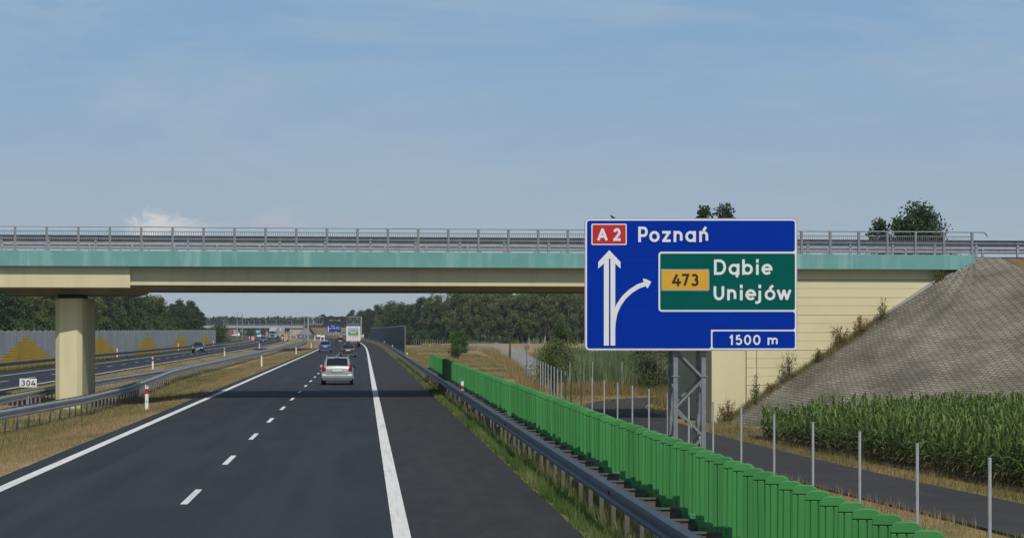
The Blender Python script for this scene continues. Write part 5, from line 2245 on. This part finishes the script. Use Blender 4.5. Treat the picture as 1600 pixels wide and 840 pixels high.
# ------------------------------------------------------------------ grasses
def grass(name, label, n, xr, yr, h, w, pal, wts, rel=True, keep=None, seed=1, lean=0.5, power=1.0, cat='grass', zf=None, patch=None):
    global rng
    rng = np.random.default_rng(seed)
    u = rng.uniform(0, 1, n)
    # more blades per metre close by, where each one shows larger
    y = yr[0] * (yr[1] / yr[0]) ** u if power == 'log' else yr[0] + (yr[1] - yr[0]) * u
    x = rng.uniform(xr[0], xr[1], n)
    kp = np.ones(n, bool) if keep is None else keep(x, y)
    if patch:
        kp &= vnoise(x + 300, y + 50, patch[0], seed + 5) * 0.6 + vnoise(x + 30, y + 5, patch[0] / 3, seed + 6) * 0.4 > rng.uniform(patch[1], patch[2], n)
    x, y = x[kp], y[kp]
    n = len(x)
    sh_ = np.array([shift(v_) for v_ in y]) if rel else np.zeros(n)
    z = np.interp(x if rel else x - np.array([shift(v_) for v_ in y]), [p[0] for p in GPROF], [p[1] for p in GPROF]) if zf is None else zf(x, y)
    hh = rng.uniform(h[0], h[1], n) * (0.6 + 0.8 * vnoise(x * 1.0 + 77, y + 11, 1.7, seed + 1))
    ww = w * rng.uniform(0.6, 1.3, n) * (y / y.min()) ** (0.6 if power == 'log' else 0.0)
    k = vnoise(x + 40, y * 0.6 + 9, 3.1, seed + 2) * 0.7 + vnoise(x + 4, y + 9, 0.9, seed + 3) * 0.3
    P = np.array(pal)
    idx = np.clip((k * 1.3 - 0.15 + rng.uniform(-0.22, 0.22, n)) * len(P), 0, len(P) - 1).astype(int)
    cols = P[idx] * rng.uniform(0.75, 1.25, (n, 1))
    base_ = np.stack([x + sh_, y, z - 0.03], 1)
    v = blades(base_, hh, ww, cols, lean)
    o = link(npmesh(name, v, None, cols, M['blade'], 3), name)
    return tag(o, label, cat, kind='stuff')


G1 = [(0.085, 0.145, 0.036), (0.11, 0.18, 0.045), (0.15, 0.21, 0.06), (0.22, 0.24, 0.085)]
D1 = [(0.20, 0.19, 0.07), (0.32, 0.255, 0.12), (0.40, 0.30, 0.15), (0.36, 0.24, 0.125)]
grass('verge_grass', 'green grass strip between the hard shoulder and the right crash barrier', 120000, (3.22, 4.7), (18, 260), (0.06, 0.26), 0.012, G1, None, seed=3, power='log',
      keep=lambda x, y: x + 0.1 * np.sin(y * 2.1) + 0.06 * np.sin(y * 5.3) > 3.3)
grass('verge_grass', 'dry weeds around the posts of the right crash barrier', 60000, (3.75, 5.2), (18, 150), (0.12, 0.50), 0.010, [(0.11, 0.15, 0.045), (0.22, 0.22, 0.08), (0.34, 0.28, 0.12), (0.16, 0.19, 0.06)], None, seed=4, power='log')
grass('median_grass', 'dry brown grass of the median beside the left edge line', 140000, (-11.6, -7.55), (45, 372), (0.04, 0.15), 0.014, D1, None, seed=6, power='log',
      keep=lambda x, y: x + 0.12 * np.sin(y * 1.7) + 0.07 * np.sin(y * 4.3) < -7.6)
grass('median_grass', 'dry grass of the median beside the opposite carriageway', 50000, (-17.9, -13.4), (60, 372), (0.04, 0.16), 0.018, D1, None, seed=7, power='log')
grass('median_grass', 'thin greener grass growing under the median crash barriers', 22000, (-14.6, -9.6), (50, 200), (0.08, 0.26), 0.014, [(0.10, 0.12, 0.035), (0.14, 0.15, 0.05), (0.22, 0.19, 0.08)], None, seed=8, power='log')
grass('verge_grass', 'green grass in front of the noise barrier', 30000, (-31.3, -28.8), (120, 500), (0.08, 0.35), 0.03, [(0.06, 0.09, 0.025), (0.10, 0.12, 0.035), (0.15, 0.14, 0.05)], None, seed=9, power='log')
grass('roadside_grass', 'dry grass strip between service road and maize field', 42000, (13.4, 18), (44, 103), (0.05, 0.28), 0.014, [(0.09, 0.10, 0.03), (0.22, 0.185, 0.075), (0.30, 0.235, 0.11), (0.13, 0.13, 0.04)], None, rel=False, seed=10, power='log',
      keep=lambda x, y: (x > np.interp(y, [p[1] for p in sp], [p[0] for p in sp]) + 1.6 + 0.15 * np.sin(y * 1.9)) & (x < np.interp(y, [40, 60, 85, 103], [18.9, 17.2, 15.8, 16.5])))
grass('roadside_grass', 'dry grass strip between the fence and the service road', 26000, (9, 15), (30, 120), (0.05, 0.35), 0.014, D1, None, rel=False, seed=11, power='log',
      keep=lambda x, y: (x < np.interp(y, [p[1] for p in sp], [p[0] for p in sp]) - 1.6 + 0.15 * np.sin(y * 1.3)))
grass('mown_grass', 'pale mown dry grass beyond the green screen', 60000, (4.8, 19), (120, 540), (0.06, 0.22), 0.05, [(0.17, 0.16, 0.055), (0.27, 0.21, 0.09), (0.33, 0.245, 0.11)], None, rel=False, seed=12, power='log')
grass('tall_dry_grass', 'tall golden grass along the fence', 26000, (10, 22), (135, 420), (0.4, 0.95), 0.035, [(0.30, 0.215, 0.09), (0.36, 0.25, 0.11), (0.25, 0.19, 0.08)], None, rel=False, seed=13, power='log',
      keep=lambda x, y: np.abs(x - np.interp(y, [115, 167, 313, 420], [10.1, 12.4, 19.7, 22.7]) + 0.5) < 0.9)
grass('tall_dry_grass', 'tall golden grass in front of the reeds beyond the service road', 16000, (12.5, 30), (146, 157), (0.3, 0.9), 0.03, [(0.28, 0.20, 0.085), (0.33, 0.23, 0.10), (0.16, 0.15, 0.05)], None, rel=False, seed=14)
grass('reeds', 'tall grey green reeds beyond the service road', 42000, (13.5, 45), (156, 290), (0.9, 2.4), 0.085, [(0.07, 0.115, 0.04), (0.12, 0.175, 0.065), (0.18, 0.225, 0.10), (0.25, 0.275, 0.15)], None, rel=False, seed=15, lean=0.3, power='log', cat='reeds',
      keep=lambda x, y: x > np.interp(y, [156, 290], [13.6, 21]))
grass('tall_dry_grass', 'golden tuft of grass between the sign tower and the abutment', 5000, (16, 22), (124, 137), (0.3, 1.0), 0.025, [(0.26, 0.20, 0.085), (0.33, 0.24, 0.10), (0.14, 0.14, 0.05)], None, rel=False, seed=16,
      keep=lambda x, y: x > np.interp(y, [p[1] for p in sp], [p[0] for p in sp]) + 1.7)
# wheat: a raised bed of standing ears
b = MB()
WX = [(21.5, 360), (24.5, 420), (22.5, 500), (16, 575), (60, 583), (140, 583), (110, 360), (60, 352)]
b.poly(WX, -1.2, -0.35, 'z')
o = b.build('wheat_field', M['wheat_top'])
tag(o, 'ripe golden wheat field in front of the birch forest', 'wheat field', kind='stuff')
grass('wheat_ears', 'golden ears of wheat standing at the near edge of the field', 50000, (20, 110), (352, 580), (0.75, 0.95), 0.06, [(0.36, 0.26, 0.12), (0.42, 0.30, 0.14), (0.30, 0.22, 0.10)], None, rel=False, seed=17, lean=0.15, power='log', cat='wheat',
      keep=lambda x, y: x > np.interp(y, [352, 360, 420, 500, 575], [60, 21.5, 24.5, 22.5, 16]), zf=lambda x, y: -1.0 + 0 * x)


grass('wheat_ears', 'ragged golden wheat edge along the mown grass', 90000, (14, 27), (352, 585), (0.6, 0.95), 0.07, [(0.36, 0.26, 0.12), (0.44, 0.32, 0.15), (0.30, 0.22, 0.10)], None, rel=False, seed=18, lean=0.2, power='log', cat='wheat',
      keep=lambda x, y: np.abs(x + 0.8 - np.interp(y, [352, 360, 420, 500, 575], [30, 21.5, 24.5, 22.5, 16])) < 0.9, zf=lambda x, y: -1.0 + 0 * x)


# weeds on the paved slope
def weed(px, s, H, W_, seed, label, pal):
    """s: how far down the wall line (0 top, 1 foot)"""
    global rng
    rng = np.random.default_rng(seed)
    r = random.Random(seed)
    p = BRM @ Vector((AX.x - RR * s + r.uniform(-.1, .25), AX.y - 0.35 - r.uniform(0, .3), ZT + (ZB - ZT) * s))
    g = empty('weed_plant', p, label, 'plant')
    sb = MB()
    cs, ks = [], []
    P = np.array(pal)
    for i in range(int(9 * W_ / 0.8) + 4):
        a = r.uniform(0, 2 * PI)
        sp_ = r.uniform(0, W_ / 2)
        h = H * r.uniform(0.45, 1.0)
        q0 = Vector((math.cos(a) * sp_ * .2, math.sin(a) * sp_ * .2, -0.1))
        q1 = Vector((math.cos(a) * sp_ * .6, math.sin(a) * sp_ * .6, h * .6))
        q2 = Vector((math.cos(a) * sp_, math.sin(a) * sp_, h))
        sb.tube(q0, q1, 0.009, 4, 0.007)
        sb.tube(q1, q2, 0.007, 4, 0.003)
        m_ = 55
        t = rng.uniform(0.1, 1, m_)
        c_ = np.array(q0)[None] * (1 - t)[:, None] + np.array(q2)[None] * t[:, None] + rng.normal(0, 0.055, (m_, 3))
        cs.append(c_)
        ks.append(P[rng.choice(len(P), m_)] * rng.uniform(.7, 1.3, (m_, 1)))
    C2, K2 = np.concatenate(cs), np.concatenate(ks)
    put(npmesh('leaves', leaf_quads(C2, np.full(len(C2), 0.075), K2), None, K2, M['leaf'], 4), 'leaves', g)
    put(sb.mesh('stem', M['bark']), 'stem', g)


WG = [(0.112, 0.136, 0.048), (0.176, 0.192, 0.072), (0.272, 0.224, 0.096)]
WB = [(0.238, 0.154, 0.077), (0.308, 0.21, 0.098), (0.154, 0.14, 0.056)]
weed(0, 0.735, 1.45, 0.9, 1, 'tall bushy weed growing against the wing wall below the sign', WG)
weed(0, 0.885, 1.5, 0.6, 2, 'spindly weed at the wall joint low on the paved slope', WG)
weed(0, 0.97, 0.95, 1.0, 3, 'reddish dry weed at the very foot of the wing wall', WB)
weed(0, 0.53, 1.0, 0.8, 4, 'reddish weed at mid height of the wall edge', WG + WB)
weed(0, 0.47, 0.9, 1.1, 5, 'low dry weed clump spreading at mid height of the slope edge', WB)
weed(0, 0.385, 1.15, 0.5, 6, 'thin upright weed in the upper half of the slope edge', WG)
weed(0, 0.14, 0.45, 0.7, 7, 'small green weed near the top of the slope just under the teal edge', WG)
weed(0, 0.62, 0.6, 0.8, 8, 'low weed between the bushy one and the reddish one', WG)
weed(0, 0.80, 0.5, 0.8, 9, 'low dark weed just below the tall bushy one', WB)

# low dry tufts rooted in the joint between wall and paving
rng = np.random.default_rng(91)
n = 5200
ss_ = np.clip(rng.choice([0.40, 0.50, 0.56, 0.66, 0.74, 0.82, 0.90, 0.97], n) + rng.normal(0, 0.03, n), 0.12, 1.0)
off_ = np.abs(rng.normal(0, 0.35, n)) + 0.1
pts3 = np.array([tuple(BRM @ Vector((AX.x - RR * a, AX.y - o_, ZT + (ZB - ZT) * a - 0.04))) for a, o_ in zip(ss_, off_)])
cols = mixcols(n, [(0.30, 0.23, 0.11), (0.20, 0.19, 0.08), (0.14, 0.17, 0.06)], [3, 2, 2])
o = link(npmesh('slope_grass', blades(pts3, rng.uniform(0.08, 0.42, n), np.full(n, 0.018), cols, 0.7), None, cols, M['blade'], 3), 'slope_grass')
tag(o, 'dry grass tufts growing along the upper edge of the paved slope by the wing wall', 'grass', kind='stuff')

# ------------------------------------------------------------------ haze
b = MB()
b.box(-1550, 1550, -60, 2350, -2.6, 40)
hz = b.build('haze', bpy.data.materials.new('haze_air'))
hm = hz.data.materials[0]
hm.use_nodes = True
nt = hm.node_tree
nt.nodes.clear()
ho = nt.nodes.new('ShaderNodeOutputMaterial')
pv = nt.nodes.new('ShaderNodeVolumePrincipled')
pv.inputs['Color'].default_value = (0.80, 0.88, 1.0, 1)
pv.inputs['Density'].default_value = 0.00009
nt.links.new(pv.outputs[0], ho.inputs['Volume'])
tag(hz, 'thin pale summer haze over the motorway', 'haze', kind='stuff')
